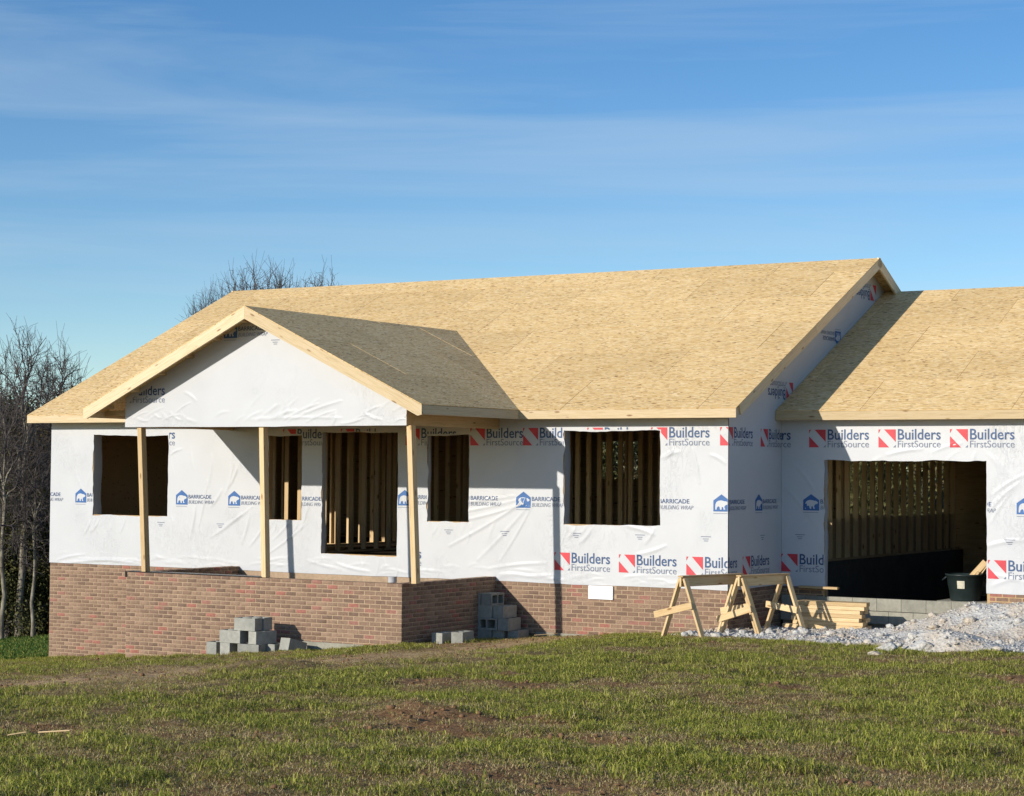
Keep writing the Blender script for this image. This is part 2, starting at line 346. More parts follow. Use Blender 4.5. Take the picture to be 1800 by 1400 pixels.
# ---- wrinkled building wrap
def seg_list():
    S = []
    P = lambda px, py, Y: (lambda q: (q[0]+(0 if Y == 0 else 0), q[2]))(wy(px, py, Y))
    def add(plane, a, b, wd=.018, am=.008): S.append((plane, a, b, wd, am))
    front = [((925, 880), (790, 960)), ((922, 885), (815, 915)), ((930, 888), (840, 985)), ((915, 878), (780, 905)), ((935, 890), (880, 985)), ((905, 872), (770, 885)),
             ((373, 800), (367, 855)), ((411, 815), (397, 868)), ((419, 818), (404, 855)), ((365, 845), (350, 925)), ((390, 862), (372, 890)), ((425, 905), (370, 945)), ((440, 900), (426, 955)),
             ((345, 880), (335, 945)), ((300, 800), (320, 790)), ((445, 890), (395, 925)), ((160, 915), (148, 940)), ((175, 915), (160, 935)), ((100, 985), (150, 975)), ((110, 990), (240, 984)),
             ((140, 982), (245, 992)), ((470, 915), (440, 960)), ((520, 905), (480, 950)), ((545, 875), (530, 930)), ((540, 920), (470, 975)), ((600, 1000), (540, 985)), ((650, 1005), (590, 990)),
             ((1010, 930), (1000, 945)), ((1040, 930), (1020, 955)), ((1150, 930), (1135, 955)), ((1185, 790), (1170, 805)), ((1215, 780), (1230, 850)), ((1250, 800), (1275, 815)), ((1165, 805), (1195, 795)),
             ((1100, 925), (1150, 940)), ((1170, 960), (1120, 975)), ((860, 1000), (960, 990)), ((880, 1010), (945, 1016))]
    for a, b in front: add('f', P(*a, 0), P(*b, 0), RNG.uniform(.014, .026), RNG.uniform(.010, .017))
    gar = [((1745, 870), (1800, 835)), ((1742, 895), (1790, 850)), ((1742, 920), (1775, 870)), ((1738, 960), (1800, 950)), ((1740, 1010), (1800, 1025)), ((1745, 1030), (1790, 1018)), ((1640, 795), (1690, 780)), ((1560, 800), (1620, 790)), ((1740, 800), (1760, 830)), ((1375, 850), (1440, 930)), ((1400, 820), (1430, 860))]
    for a, b in gar: add('g', P(*a, SG), P(*b, SG), RNG.uniform(.016, .028), RNG.uniform(.007, .013))
    ped = [((520, 735), (600, 705)), ((500, 738), (560, 710)), ((540, 742), (590, 722)), ((480, 735), (520, 722)), ((590, 728), (585, 746)), ((440, 738), (600, 735)), ((285, 735), (272, 728)), ((300, 738), (285, 726)), ((320, 740), (300, 725)), ((345, 742), (320, 730)), ((260, 740), (240, 735)), ((640, 735), (600, 745)), ((670, 738), (640, 725)), ((325, 690), (345, 705))]
    for a, b in ped: add('p', P(*a, PYW), P(*b, PYW), RNG.uniform(.014, .024), RNG.uniform(.007, .012))
    # small random creases near lower hems and below sills
    for k in range(70):
        u = RNG.uniform(-14, -.2); z = RNG.uniform(.02, .22); l = RNG.uniform(.15, .6); add('f', (u, z), (u+l, z+RNG.uniform(-.05, .06)), RNG.uniform(.012, .02), RNG.uniform(.003, .008))
    for o in OPEN:
        for k in range(7):
            u = RNG.uniform(o[0]-.1, o[1]+.1); add('f', (u, o[2]-.02), (u+RNG.uniform(-.18, .1), o[2]-RNG.uniform(.12, .4)), RNG.uniform(.012, .022), RNG.uniform(.003, .009))
    for k in range(60):
        u = RNG.uniform(-14, -.2); z = RNG.uniform(.3, 2.3); a = RNG.uniform(1.0, 2.2); l = RNG.uniform(.12, .5); add('f', (u, z), (u+l*math.cos(a), z+l*math.sin(a)), RNG.uniform(.014, .026), RNG.uniform(.002, .006))
    for k in range(26):
        u = RNG.uniform(0, 6); z = RNG.uniform(.1, 2.4); a = RNG.uniform(.4, 1.6); l = RNG.uniform(.15, .5); add('g', (u, z), (u+l*math.cos(a), z+l*math.sin(a)), RNG.uniform(.014, .026), RNG.uniform(.002, .006))
    for k in range(30):
        u = RNG.uniform(-9.7, -4.2); z = RNG.uniform(2.52, 2.75); a = RNG.uniform(.2, .9); l = RNG.uniform(.15, .5); add('p', (u, z), (u+l*math.cos(a), z+l*math.sin(a)), RNG.uniform(.012, .022), RNG.uniform(.003, .008))
    return S
SEGS = seg_list()
def wrinkle(plane, u, z):
    u = np.asarray(u, float); z = np.asarray(z, float); h = np.zeros_like(u)
    h += .010*fbm(u*1.1+40, z*1.3+(7 if plane == 'g' else 0), 3)
    for pl, a, b, wd, am in SEGS:
        if pl != plane: continue
        dx, dz = b[0]-a[0], b[1]-a[1]; L2 = dx*dx+dz*dz+1e-9
        sel = (u > min(a[0], b[0])-.08) & (u < max(a[0], b[0])+.08) & (z > min(a[1], b[1])-.08) & (z < max(a[1], b[1])+.08)
        if not sel.any(): continue
        uu, zz = u[sel], z[sel]; tt = np.clip(((uu-a[0])*dx+(zz-a[1])*dz)/L2, 0, 1)
        bow = .02*np.sin(tt*math.pi); ln = math.sqrt(L2)
        d = np.abs(((uu-a[0])*dz-(zz-a[1])*dx)/ln+bow)
        e = np.hypot(uu-(a[0]+tt*dx), zz-(a[1]+tt*dz)); end = np.where((tt <= 0) | (tt >= 1), e, 0)
        h[sel] += am*np.exp(-(d/wd)**2-(end/wd)**2)*np.sin(np.clip(tt, .08, .92)*math.pi)**.5
    return h
def wrap_sheet(plane, u0, u1, z0, z1, openings, conv, step=.02, ztop=None):
    us = sorted(set(np.round(np.linspace(u0, u1, int((u1-u0)/step)+1), 4)) | {a for o in openings for a in o[:2] if u0 < a < u1})
    zs = sorted(set(np.round(np.linspace(z0, z1, int((z1-z0)/step)+1), 4)) | {a for o in openings for a in o[2:] if z0 < a < z1})
    us = np.array(us); zs = np.array(zs); U, Z = np.meshgrid(us, zs); H = wrinkle(plane, U, Z)
    U2, Z2 = U.copy(), Z.copy()
    hem = np.exp(-((Z-z0)/.03)**2); Z2 += hem*(.022*fbm(U*1.5, U*0+3, 3)-.012)
    for o in openings:                                             # ragged cut edges round the openings
        nearz = (U > o[0]-.03) & (U < o[1]+.03); nearu = (Z > o[2]-.03) & (Z < o[3]+.03)
        Z2 += nearz*np.exp(-((Z-o[2])/.02)**2)*(fbm(U*3, U*0+o[0], 4)-.5)*.06; Z2 += nearz*np.exp(-((Z-o[3])/.02)**2)*(fbm(U*2.3+9, U*0+o[0], 4)-.6)*.07
        U2 += nearu*np.exp(-((U-o[0])/.02)**2)*(fbm(Z*5, Z*0+o[0], 3)-.45)*.07; U2 += nearu*np.exp(-((U-o[1])/.02)**2)*(fbm(Z*5, Z*0+o[1], 3)-.5)*.03
    if ztop is not None: Z2 = z0+(Z2-z0)*np.clip((ztop(U)-z0)/(z1-z0), .01, 1)
    if ztop is not None: H = wrinkle(plane, U2, Z2)
    pts = conv(U2, Z2, H); n1, n2 = U.shape; idx = np.arange(n1*n2).reshape(n1, n2)
    cu = (U[:-1, :-1]+U[1:, 1:])/2; cz = (Z[:-1, :-1]+Z[1:, 1:])/2; keep = np.ones_like(cu, bool)
    for o in openings: keep &= ~((cu > o[0]) & (cu < o[1]) & (cz > o[2]) & (cz < o[3]))
    qd = np.stack([idx[:-1, :-1], idx[:-1, 1:], idx[1:, 1:], idx[1:, :-1]], -1)[keep]
    me = np_mesh('house_wrap', pts.reshape(-1, 3), qd); me.polygons.foreach_set('use_smooth', np.ones(len(me.polygons), bool)); return me
OFF = .006
wrapF = link('house_wrap', wrap_sheet('f', -L-.006, .006, 0.0, 2.86, OPEN, lambda u, z, h: np.stack([u, -OFF-h, z], -1)), M['wrap'], house)
wrapR = link('house_wrap', wrap_sheet('r', .006, SG-.006, 0.0, 2.86, [], lambda u, z, h: np.stack([OFF+h*.6, u, z], -1), .04), M['wrap'], house)
wrapG = link('house_wrap', wrap_sheet('g', .012, XG+.006, -.01, 2.86, GOPEN, lambda u, z, h: np.stack([u, SG-OFF-h, z], -1)), M['wrap'], house)
ptop = lambda u: HE+PITCH*(PE-np.abs(u-PK))-.045
wrapP = link('house_wrap', wrap_sheet('p', -9.826, -4.118, 2.495, ptop(PK), [], lambda u, z, h: np.stack([u, PYW-OFF-h, z], -1), .022, ptop), M['wrap'], house)
gtop = lambda u: HE+PITCH*(np.minimum(u, YB-u)+OV)-.045
wrapE = link('house_wrap', wrap_sheet('e', SG-.004, YB, 2.5, float(gtop(D2)), [], lambda u, z, h: np.stack([OFF+h*.6, u, z], -1), .05, gtop), M['wrap'], house)
wrapE2 = link('house_wrap', wrap_sheet('e', .006, SG-.004, 2.855, float(gtop(SG)), [], lambda u, z, h: np.stack([OFF+h*.6, u, z], -1), .05, gtop), M['wrap'], house)
wrapW = link('house_wrap', wrap_sheet('e', .006, YB, 0.0, float(gtop(D2)), [], lambda u, z, h: np.stack([-L-OFF-h*.6, u, z], -1), .06, gtop), M['wrap'], house)
bk = [tuple(o) for o in BACK]
wrapB = link('house_wrap', wrap_sheet('b', -L, XG, 0.0, 2.86, bk, lambda u, z, h: np.stack([u, YB+OFF+h*.6, z], -1), .08), M['wrap'], house)
# wrap folded into the openings' left reveals
for k, (o, dp, pl) in enumerate([(OPEN[0], .2, 0), (OPEN[2], .1, 0), (OPEN[3], .07, 0), (OPEN[4], .17, 0), (GOPEN[0], .11, SG)]):
    zs = np.linspace(max(o[2], .0), o[3], 40); v = []; f = []
    for j, z in enumerate(zs):
        wob = .02*(vnoise(np.array(z*4.), np.array(k*3.))-.5)
        v += [(o[0]+.006+abs(wob)*.4, pl-.008, z), (o[0]+.008+wob*.5+.01, pl+dp*.5, z), (o[0]+.012+wob, pl+dp*(1+1.2*wob*8*.5), z)]
    for j in range(len(zs)-1):
        a = 3*j; f += [(a, a+1, a+4, a+3), (a+1, a+2, a+5, a+4)]
    ob = MB().add(v, f).build('wrap_fold', M['wrap'], house, True)
# ---- print on the wrap
_tcache = {}
def text_geo(body, width, height, bold=0.0, shear=0.0):
    key = (body, width, height, bold, shear)
    if key in _tcache: return _tcache[key]
    cu = bpy.data.curves.new('lettering', 'FONT'); cu.body = body; cu.size = 1; cu.offset = bold; cu.shear = shear; cu.resolution_u = 3
    ob = bpy.data.objects.new('lettering', cu); C.objects.link(ob); dg = bpy.context.evaluated_depsgraph_get(); dg.update(); me = ob.evaluated_get(dg).to_mesh()
    v = np.array([p.co[:2] for p in me.vertices]); f = [tuple(p.vertices) for p in me.polygons]; ob.evaluated_get(dg).to_mesh_clear()
    bpy.data.objects.remove(ob); bpy.data.curves.remove(cu)
    v[:, 0] -= v[:, 0].min(); v[:, 0] *= width/v[:, 0].max(); base = 0; v[:, 1] *= height/v[:, 1].max()
    _tcache[key] = (v, f); return _tcache[key]
BEAR = [(.12, .10), (.2, .10), (.22, .22), (.3, .30), (.38, .27), (.42, .10), (.51, .10), (.52, .26), (.6, .26), (.64, .10), (.74, .12), (.72, .18), (.69, .19), (.69, .3), (.76, .38), (.86, .41), (.92, .46), (.92, .52), (.84, .57), (.78, .61), (.72, .60), (.62, .63), (.46, .66), (.3, .63), (.19, .55), (.13, .42), (.12, .27)]
def logo_builders():
    s = .285; P = []
    # square cut by a white diagonal band
    P.append(('red', [(0, s*.62), (0, 0), (s*.62, 0)])); P.append(('red', [(s*.33, s), (s, s), (s, s*.30)]))
    P.append(('red', [(0, s), (0, s*.78), (s*.12, s)])); P.append(('grey', [(s*.86, 0), (s, 0), (s, s*.14)]))
    out = [(m, np.array(p), [tuple(range(len(p)))]) for m, p in P]
    v, f = text_geo('Builders', .70, .165, .012); out.append(('navy', v+[s+.035, .125], f))
    v, f = text_geo('FirstSource', .70, .108, .002); out.append(('grey', v+[s+.035, .0], f))
    return out
def logo_bear():
    w_, h_ = .275, .265; pent = [(0, 0), (w_, 0), (w_, h_*.64), (w_*.5, h_), (0, h_*.64)]
    out = [('blue', np.array(pent), [(0, 1, 2, 3, 4)]), ('wrap', np.array([(a*w_, b*h_*.97+.002) for a, b in BEAR]), [tuple(range(len(BEAR)))])]
    v, f = text_geo('BARRICADE', .53, .068, .012); out.append(('navy', v+[w_+.022, .115], f))
    v, f = text_geo('BUILDING WRAP', .60, .062, 0, .25); out.append(('grey', v+[w_+.022, .02], f))
    out.append(('grey', np.array([(0, -.035), (w_*.95, -.035), (w_*.95, -.028), (0, -.028)]), [(0, 1, 2, 3)]))
    return out
def logo_small():
    return [('grey', np.array([(a, b), (c, b), (c, b+.011), (a, b+.011)]), [(0, 1, 2, 3)]) for a, c, b in ((0, .17, .07), (.03, .13, .035), (.05, .12, .005))]
LOGOS = {'b': logo_builders(), 'w': logo_bear(), 's': logo_small()}
FADE = {}
def place_logo(kind, u0, z0, conv, clip, parent, rot180=False, holes=(), plane='f', fade=''):
    bm = bmesh.new(); mats = []
    for m, v, f in LOGOS[kind]:
        if m not in mats: mats.append(m)
        lift = .0012 if m == 'wrap' else 0
        bv = [bm.verts.new((p[0], p[1], lift)) for p in v]
        for q in f:
            try: fc = bm.faces.new([bv[i] for i in q]); fc.material_index = mats.index(m)
            except ValueError: pass
    if rot180: bmesh.ops.rotate(bm, verts=bm.verts, cent=(.5, .14, 0), matrix=Matrix.Rotation(math.pi, 3, 'Z'))
    bmesh.ops.translate(bm, verts=bm.verts, vec=(u0, z0, 0))
    for (co, no) in clip:
        bmesh.ops.bisect_plane(bm, geom=bm.verts[:]+bm.edges[:]+bm.faces[:], plane_co=co, plane_no=no, clear_outer=True)
    for (a, b, c, d) in holes:
        if not bm.verts: break
        for x in (a, b):
            bmesh.ops.bisect_plane(bm, geom=bm.verts[:]+bm.edges[:]+bm.faces[:], plane_co=(x, 0, 0), plane_no=(1, 0, 0))
        for y in (c, d):
            bmesh.ops.bisect_plane(bm, geom=bm.verts[:]+bm.edges[:]+bm.faces[:], plane_co=(0, y, 0), plane_no=(0, 1, 0))
        kill = [fc for fc in bm.faces if (lambda p: a < p.x < b and c < p.y < d)(fc.calc_center_median())]
        bmesh.ops.delete(bm, geom=kill, context='FACES')
    if len(bm.faces) == 0: bm.free(); return
    bmesh.ops.triangulate(bm, faces=bm.faces)
    for _ in range(1):
        lng = [e for e in bm.edges if e.calc_length() > .1]
        if lng: bmesh.ops.subdivide_edges(bm, edges=lng, cuts=3)
    bmesh.ops.triangulate(bm, faces=[fc for fc in bm.faces if len(fc.verts) > 4])
    co = np.array([v.co[:] for v in bm.verts]); h = wrinkle(plane, co[:, 0] if plane != 'g' else co[:, 0]-SG, co[:, 1])
    for v, c, hh in zip(bm.verts, co, h): v.co = conv(c[0], c[1], hh+.0045+c[2])
    me = bpy.data.meshes.new('printed_logo'); bm.to_mesh(me); bm.free()
    return link('printed_logo', me, [M[m] for m in mats], parent)
cvF = lambda u, z, h: (u, -OFF-h, z)
cvR = lambda u, z, h: (OFF+h*.6, u, z)
cvG = lambda u, z, h: (u-SG, SG-OFF-h, z)
def place_u(kind, u0, z0, **kw):
    span = 1.0 if kind == 'b' else (.9 if kind == 'w' else .2)
    if u0 < 0: place_logo(kind, u0, z0, cvF, [((-L, 0, 0), (-1, 0, 0)), ((0, 0, 0), (1, 0, 0))], wrapF, holes=[(o[0]-.012, o[1]+.012, o[2]-.012, o[3]+.012) for o in OPEN], plane='f', **kw)
    if u0 < SG and u0+span > 0: place_logo(kind, u0, z0, cvR, [((.0, 0, 0), (-1, 0, 0)), ((SG-.008, 0, 0), (1, 0, 0))], wrapR, plane='r', **kw)
    if u0+span > SG: place_logo(kind, u0, z0, cvG, [((SG+.008, 0, 0), (-1, 0, 0)), ((SG+XG, 0, 0), (1, 0, 0))], wrapG, holes=[(GOPEN[0][0]+SG-.015, GOPEN[0][1]+SG+.01, -1, GOPEN[0][3]+.01)], plane='g', **kw)
place_logo('b', -12.13, 2.23, cvF, [((-11.245, 0, 0), (-1, 0, 0))], wrapF)
for u in (-8.62, -7.36, -6.0, -4.7, -3.68, -2.48, -1.33, -.13, 1.2, 2.54, 3.72, 4.89, 6.08, 7.26): place_u('b', u, 2.23)
for u in (-3.07, -1.89, -.70, .53, 2.06, 5.49, 6.68): place_u('b', u, .215)
place_logo('b', -6.68, .2, cvF, [((-5.81, 0, 0), (-1, 0, 0)), ((-5.6, 0, 0), (1, 0, 0))], wrapF)
for u in (-14.75, -13.54, -11.06, -9.84, -8.6, -7.3, -6.15, -4.98, -3.8, -1.48, -.24, 1.0, 2.44, 4.72, 5.94, 7.15): place_u('w', u, 1.21 if u > -7 else 1.15)
for u in (-11.5, -10.1, -5.2, -4.1, -2.75, -1.6, -.45, 1.2, 2.3, 5.75): place_u('s', u, .74)
cvP = lambda u, z, h: (u, PYW-OFF-h, z)
place_logo('w', -7.72, 3.93, cvP, [], wrapP, plane='p'); place_logo('b', -9.98, 2.9, cvP, [((-9.82, 0, 0), (-1, 0, 0)), ((-9.7, 2.97, 0), (-.42, .9, 0))], wrapP, plane='p'); place_logo('s', -6.75, 3.8, cvP, [], wrapP, plane='p')
cvE = lambda u, z, h: (OFF+h*.6, u, z)
place_logo('b', 1.5, 3.02, cvE, [((3.2, 0, 0), (1, 0, 0)), ((0, HE+PITCH*OV-.1, 0), (-PITCH, 1, 0))], wrapE, True, plane='e'); place_logo('w', 3.6, 4.0, cvE, [((0, HE+PITCH*OV-.1, 0), (-PITCH, 1, 0))], wrapE, True, plane='e')
place_logo('b', 5.3, 4.95, cvE, [((0, HE+PITCH*OV-.1, 0), (-PITCH, 1, 0)), ((0, HE+PITCH*(OV+YB)-.1, 0), (PITCH, 1, 0))], wrapE, True, plane='e')
# ---- brick base: every wall face as courses of single bricks
BW, BH, JT = .2032, .0677, .0115
found = MB()
RB = .0035
found.box(-L+RB, -RB, RB, .22, -2.6, -.003); found.box(-.22, -RB, .221, SG, -1.6, -.003); found.box(-L+RB, -L+.22, .221, YB, -3, -.003)
found.box(PX0+RB, PX1-RB, -PD+RB, -PD+.2, -2.2, PZ-.008); found.box(PX1-.2, PX1-RB, -PD+.201, RB-.001, -1.6, PZ-.008); found.box(PX0+RB, PX0+.2-RB, -PD+.201, RB-.001, -2.2, PZ-.008)
found.box(XG-.22, XG-.012, SG+.22, YB, -1.4, -.003); found.box(GOPEN[0][1]+.05, XG-.012, SG+RB, SG+.2, -.16, -.012); found.box(.011, GOPEN[0][0]-.02, SG+RB, SG+.2, -.40, -.012)
found.box(-L+.23, XG-.23, YB-.22, YB-.01, -3, -.003)
base = found.build('brick_foundation', M['mortar'], house)
FACES = [  # origin, direction, length, outward normal, z top, z bottom function
    ((-L, 0), (1, 0), L-abs(PX0)+.0, (0, -1), 0, None), ((PX1, 0), (1, 0), -PX1, (0, -1), 0, None), ((0, 0), (0, 1), SG, (1, 0), 0, None),
    ((PX0, -PD), (1, 0), PX1-PX0, (0, -1), PZ, None), ((PX1, -PD), (0, 1), PD, (1, 0), PZ, None), ((PX0+.2, -PD+.2), (0, 1), PD-.2, (1, 0), PZ, -.25),
    ((-L, YB), (0, -1), YB, (-1, 0), 0, None), ((GOPEN[0][1]+.035, SG), (1, 0), XG-GOPEN[0][1]-.035, (0, -1), 0, -.16), ((0.0, SG), (1, 0), GOPEN[0][0]-.02, (0, -1), 0, -.39),
    ((PX0, 0), (0, -1), PD, (-1, 0), PZ, None)]
def brick_verts(w_, h_, d_=.05):
    e = .0035
    return np.array([(-w_/2+e, -.0, -h_/2+e), (w_/2-e, 0, -h_/2+e), (w_/2-e, 0, h_/2-e), (-w_/2+e, 0, h_/2-e), (-w_/2, e, -h_/2), (w_/2, e, -h_/2), (w_/2, e, h_/2), (-w_/2, e, h_/2), (-w_/2, d_, -h_/2), (w_/2, d_, -h_/2), (w_/2, d_, h_/2), (-w_/2, d_, h_/2)])
BRF = [(0, 1, 2, 3), (0, 4, 5, 1), (1, 5, 6, 2), (2, 6, 7, 3), (3, 7, 4, 0), (4, 8, 9, 5), (5, 9, 10, 6), (6, 10, 11, 7), (7, 11, 8, 4)]
blist = []
for fi, (o, d, ln, n, zt, zb) in enumerate(FACES):
    d = np.array(d, float); n = np.array(n, float); c = 0; z = zt-BH/2
    while True:
        s = -BW/2 if c % 2 else 0.0; any_ = False
        while s < ln-.02:
            a, b = max(s, 0.0), min(s+BW, ln); s += BW
            if b-a < .04: continue
            mid = np.array(o)+d*(a+b)/2; gzv = float(gz(mid[0]+n[0]*.1, mid[1]+n[1]*.1)) if zb is None else zb
            if z+BH/2 < gzv-(.12 if zb is None else 0): continue
            any_ = True
            if fi == 1 and -2.43 < mid[0] < -1.99 and -.23 < z: continue
            p = np.array([mid[0], mid[1], z]); dd = CAM-p; dist = np.linalg.norm(dd); facing = max(0, (dd[:2]@n)/dist)
            vis = facing/dist**2 if (fi in (1, 3, 4, 7) and z > gzv) else facing/dist**2*.1
            blist.append([vis, p, d, n, b-a-JT, fi])
        z -= BH; c += 1
        if not any_ or c > 60: break
blist.sort(key=lambda r: -r[0])
bmeshes = {}
def place_mat(p, d, n, jit=.0):
    m = Matrix(((d[0], -n[0], 0, p[0]+n[0]*jit), (d[1], -n[1], 0, p[1]+n[1]*jit), (0, 0, 1, p[2]), (0, 0, 0, 1))); return m
rest_v = []; rest_r = []
for k, (vis, p, d, n, bw, fi) in enumerate(blist):
    jit = random.uniform(-.0012, .0018)
    hand = d[0]*(-n[1])-d[1]*(-n[0])
    if hand < 0: d = -d
    if k < 300:
        key = round(bw, 2)
        if key not in bmeshes:
            me = mesh('brick', brick_verts(bw, BH-JT), BRF); me.materials.append(M['brick']); bmeshes[key] = me
        ob = bpy.data.objects.new('brick', bmeshes[key]); C.objects.link(ob); ob.parent = base; ob.matrix_basis = place_mat(p, d, n, jit)
        ob.rotation_euler.z += random.uniform(-.004, .004)
    else:
        bv = brick_verts(bw, BH-JT); q3 = np.stack([d[0]*bv[:, 0]-n[0]*bv[:, 1]+p[0]+n[0]*jit, d[1]*bv[:, 0]-n[1]*bv[:, 1]+p[1]+n[1]*jit, bv[:, 2]+p[2]], -1)
        rest_v.append(q3); rest_r.append(random.random())
nb = len(rest_v); fq = np.array(BRF)
bme = np_mesh('brick_courses', np.concatenate(rest_v), (fq[None]+12*np.arange(nb)[:, None, None]).reshape(-1, 4))
bme.attributes.new('rnd', 'FLOAT', 'POINT').data.foreach_set('value', np.repeat(np.array(rest_r, np.float32), 12))
tag(link('brick_courses', bme, M['bricks'], base), kind='stuff')
# exposed concrete footings and the garage stem wall of blocks
MB().box(-6.15, PX1+.03, -PD-.03, -PD+.002, -1.6, -.895).build('concrete_footing', M['conc'], house); MB().box(-3.4, -1.9, -.03, .002, -1.3, -.80).build('concrete_footing', M['conc'], house)
stem = MB().box(.03, XG-.02, SG+.02, SG+.2, -1.2, -.175).build('garage_stem_wall', M['conc'], house)
for r in range(2):
    x = .02-(.2 if r else 0)
    while x < XG:
        a, b = max(x, .012), min(x+.4, XG); x += .406
        if b-a < .05: continue
        z1 = -.165-r*.203
        if a > GOPEN[0][1]-.1 and r == 0: z1 = -.166
        vv = MB().box(a, b, SG-.012-(.03 if r else 0), SG+.06, z1-.194, z1).build('concrete_block', M['conc'], stem)
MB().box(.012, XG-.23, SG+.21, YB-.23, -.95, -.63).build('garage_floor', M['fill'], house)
MB().box(2.55, 3.36, SG+.205, SG+.78, -.62, -.17).build('concrete_ledge', M['conc'], house)
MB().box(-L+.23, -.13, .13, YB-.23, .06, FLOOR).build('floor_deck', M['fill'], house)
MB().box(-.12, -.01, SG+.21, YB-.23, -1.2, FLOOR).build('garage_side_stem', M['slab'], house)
# crawl vent cover
vent = MB().box(-2.43, -1.99, -.03, .02, -.225, -.012).build('crawl_vent', M['white'], house)
for k in range(4): MB().box(-2.40, -2.02, -.036, -.0305, -.20+k*.045, -.175+k*.045).build('vent_slat', M['white'], vent)
# ---- roof decks of separate panels
def clip_poly(poly, a, b, c):
    out = []
    for i in range(len(poly)):
        p, q_ = poly[i], poly[(i+1) % len(poly)]; dp = a*p[0]+b*p[1]-c; dq = a*q_[0]+b*q_[1]-c
        if dp <= 0: out.append(p)
        if (dp < 0 < dq) or (dq < 0 < dp): s = dp/(dp-dq); out.append((p[0]+s*(q_[0]-p[0]), p[1]+s*(q_[1]-p[1])))
    return out
_pc = {}
def panels(parent, O, U, V, ul, vl, clips=(), th=.012, shift=0.0, pl=2.44, ph=1.22):
    O, U, V = Vector(O), Vector(U), Vector(V).normalized(); Nn = U.cross(V).normalized(); r = 0; v = 0.0
    while v < vl-.01:
        u = -(pl/2 if r % 2 else 0)-shift
        while u < ul-.01:
            g = .007; poly = [(max(u, 0)+g*(u > 0), v+g*(v > 0)), (min(u+pl, ul), v+g*(v > 0)), (min(u+pl, ul), min(v+ph, vl)), (max(u, 0)+g*(u > 0), min(v+ph, vl))]
            for (a, b, c) in clips: poly = clip_poly(poly, a, b, c) if len(poly) > 2 else poly
            if len(poly) > 2 and poly[0] is not None and (max(p[0] for p in poly)-min(p[0] for p in poly)) > .02:
                cu_ = sum(p[0] for p in poly)/len(poly); cv_ = sum(p[1] for p in poly)/len(poly); n = len(poly)
                key = tuple(round(x, 3) for p in poly for x in (p[0]-cu_, p[1]-cv_))
                if key not in _pc:
                    vs = [(p[0]-cu_, p[1]-cv_, 0) for p in poly]+[(p[0]-cu_, p[1]-cv_, -th) for p in poly]
                    me = mesh('roof_panel', vs, [tuple(range(n)), tuple(range(n, 2*n))[::-1]]+[(i, n+i, n+(i+1) % n, (i+1) % n) for i in range(n)]); me.materials.append(M['osb']); _pc[key] = me
                ob = bpy.data.objects.new('roof_panel', _pc[key]); C.objects.link(ob); ob.parent = parent
                cpos = O+U*cu_+V*cv_+Nn*random.uniform(-.002, .0015)
                m = Matrix((U, V, Nn)).transposed().to_4x4(); m.translation = cpos; ob.matrix_basis = m
                ob.rotation_euler.rotate_axis('Z', 0)
            u += pl
        v += ph; r += 1
def slab_under(x0, x1, ya, za, yb, zb, d0=.016, d1=.03):  # hidden sheet added below the panels to stop light through their gaps
    v = [(x0, ya, za-d0), (x1, ya, za-d0), (x1, yb, zb-d0), (x0, yb, zb-d0), (x0, ya, za-d1), (x1, ya, za-d1), (x1, yb, zb-d1), (x0, yb, zb-d1)]
    return v, [(0, 1, 2, 3), (7, 6, 5, 4), (0, 4, 5, 1), (1, 5, 6, 2), (2, 6, 7, 3), (3, 7, 4, 0)]
sl = math.sqrt(1+PITCH**2); VU = Vector((0, 1, PITCH)).normalized(); VD = Vector((0, -1, PITCH)).normalized()
mr = MB().add(*slab_under(XL+.04, XR-.04, -OV+.05, HE+.05*PITCH, D2, HR)).add(*slab_under(XL+.04, XR-.04, YB+OV-.05, HE+.05*PITCH, D2, HR)); main_roof = mr.build('main_roof', M['osb'], house)
panels(main_roof, (XL, -OV, HE), Vector((1, 0, 0)), VU, XR-XL, (D2+OV)*sl, shift=.5)
panels(main_roof, (XR, YB+OV, HE), Vector((-1, 0, 0)), VD, XR-XL, (D2+OV)*sl)
gr = MB().add(*slab_under(.015, XG+.25, YGE+.05, HG+.05*PITCH, YGR, HGR)).add(*slab_under(.015, XG+.25, 2*YGR-YGE-.05, HG+.05*PITCH, YGR, HGR)); garage_roof = gr.build('garage_roof', M['osb'], house)
panels(garage_roof, (.012, YGE, HG), Vector((1, 0, 0)), VU, XG+.3, (YGR-YGE)*sl, shift=1.0)
panels(garage_roof, (XG+.3, 2*YGR-YGE, HG), Vector((-1, 0, 0)), VD, XG+.29, (YGR-YGE)*sl)
YV = (PKZ-HE)/PITCH-OV                                      # where the porch ridge meets the main slope
XER, XEL = PK+PE, PK-PE; vl = PE*sl
def porch_slab(sgn):  # hidden slab below the porch panels, thickened to block sun slits at the fascia
    e = .0395; xe = PK+sgn*(PE-e); ze = HE+e*PITCH
    tops = [(xe, PYR+.04, ze), (PK, PYR+.04, PKZ), (PK, YV-.12, PKZ), (xe, -OV-.06, ze)]
    v = [(a, b, c-.016) for a, b, c in tops]+[(a, b, c-.07) for a, b, c in tops]; return v, [(0, 1, 2, 3), (7, 6, 5, 4), (0, 4, 5, 1), (1, 5, 6, 2), (2, 6, 7, 3), (3, 7, 4, 0)]
porch_roof = MB().add(*porch_slab(1)).add(*porch_slab(-1)).build('porch_roof', M['osb'], house)
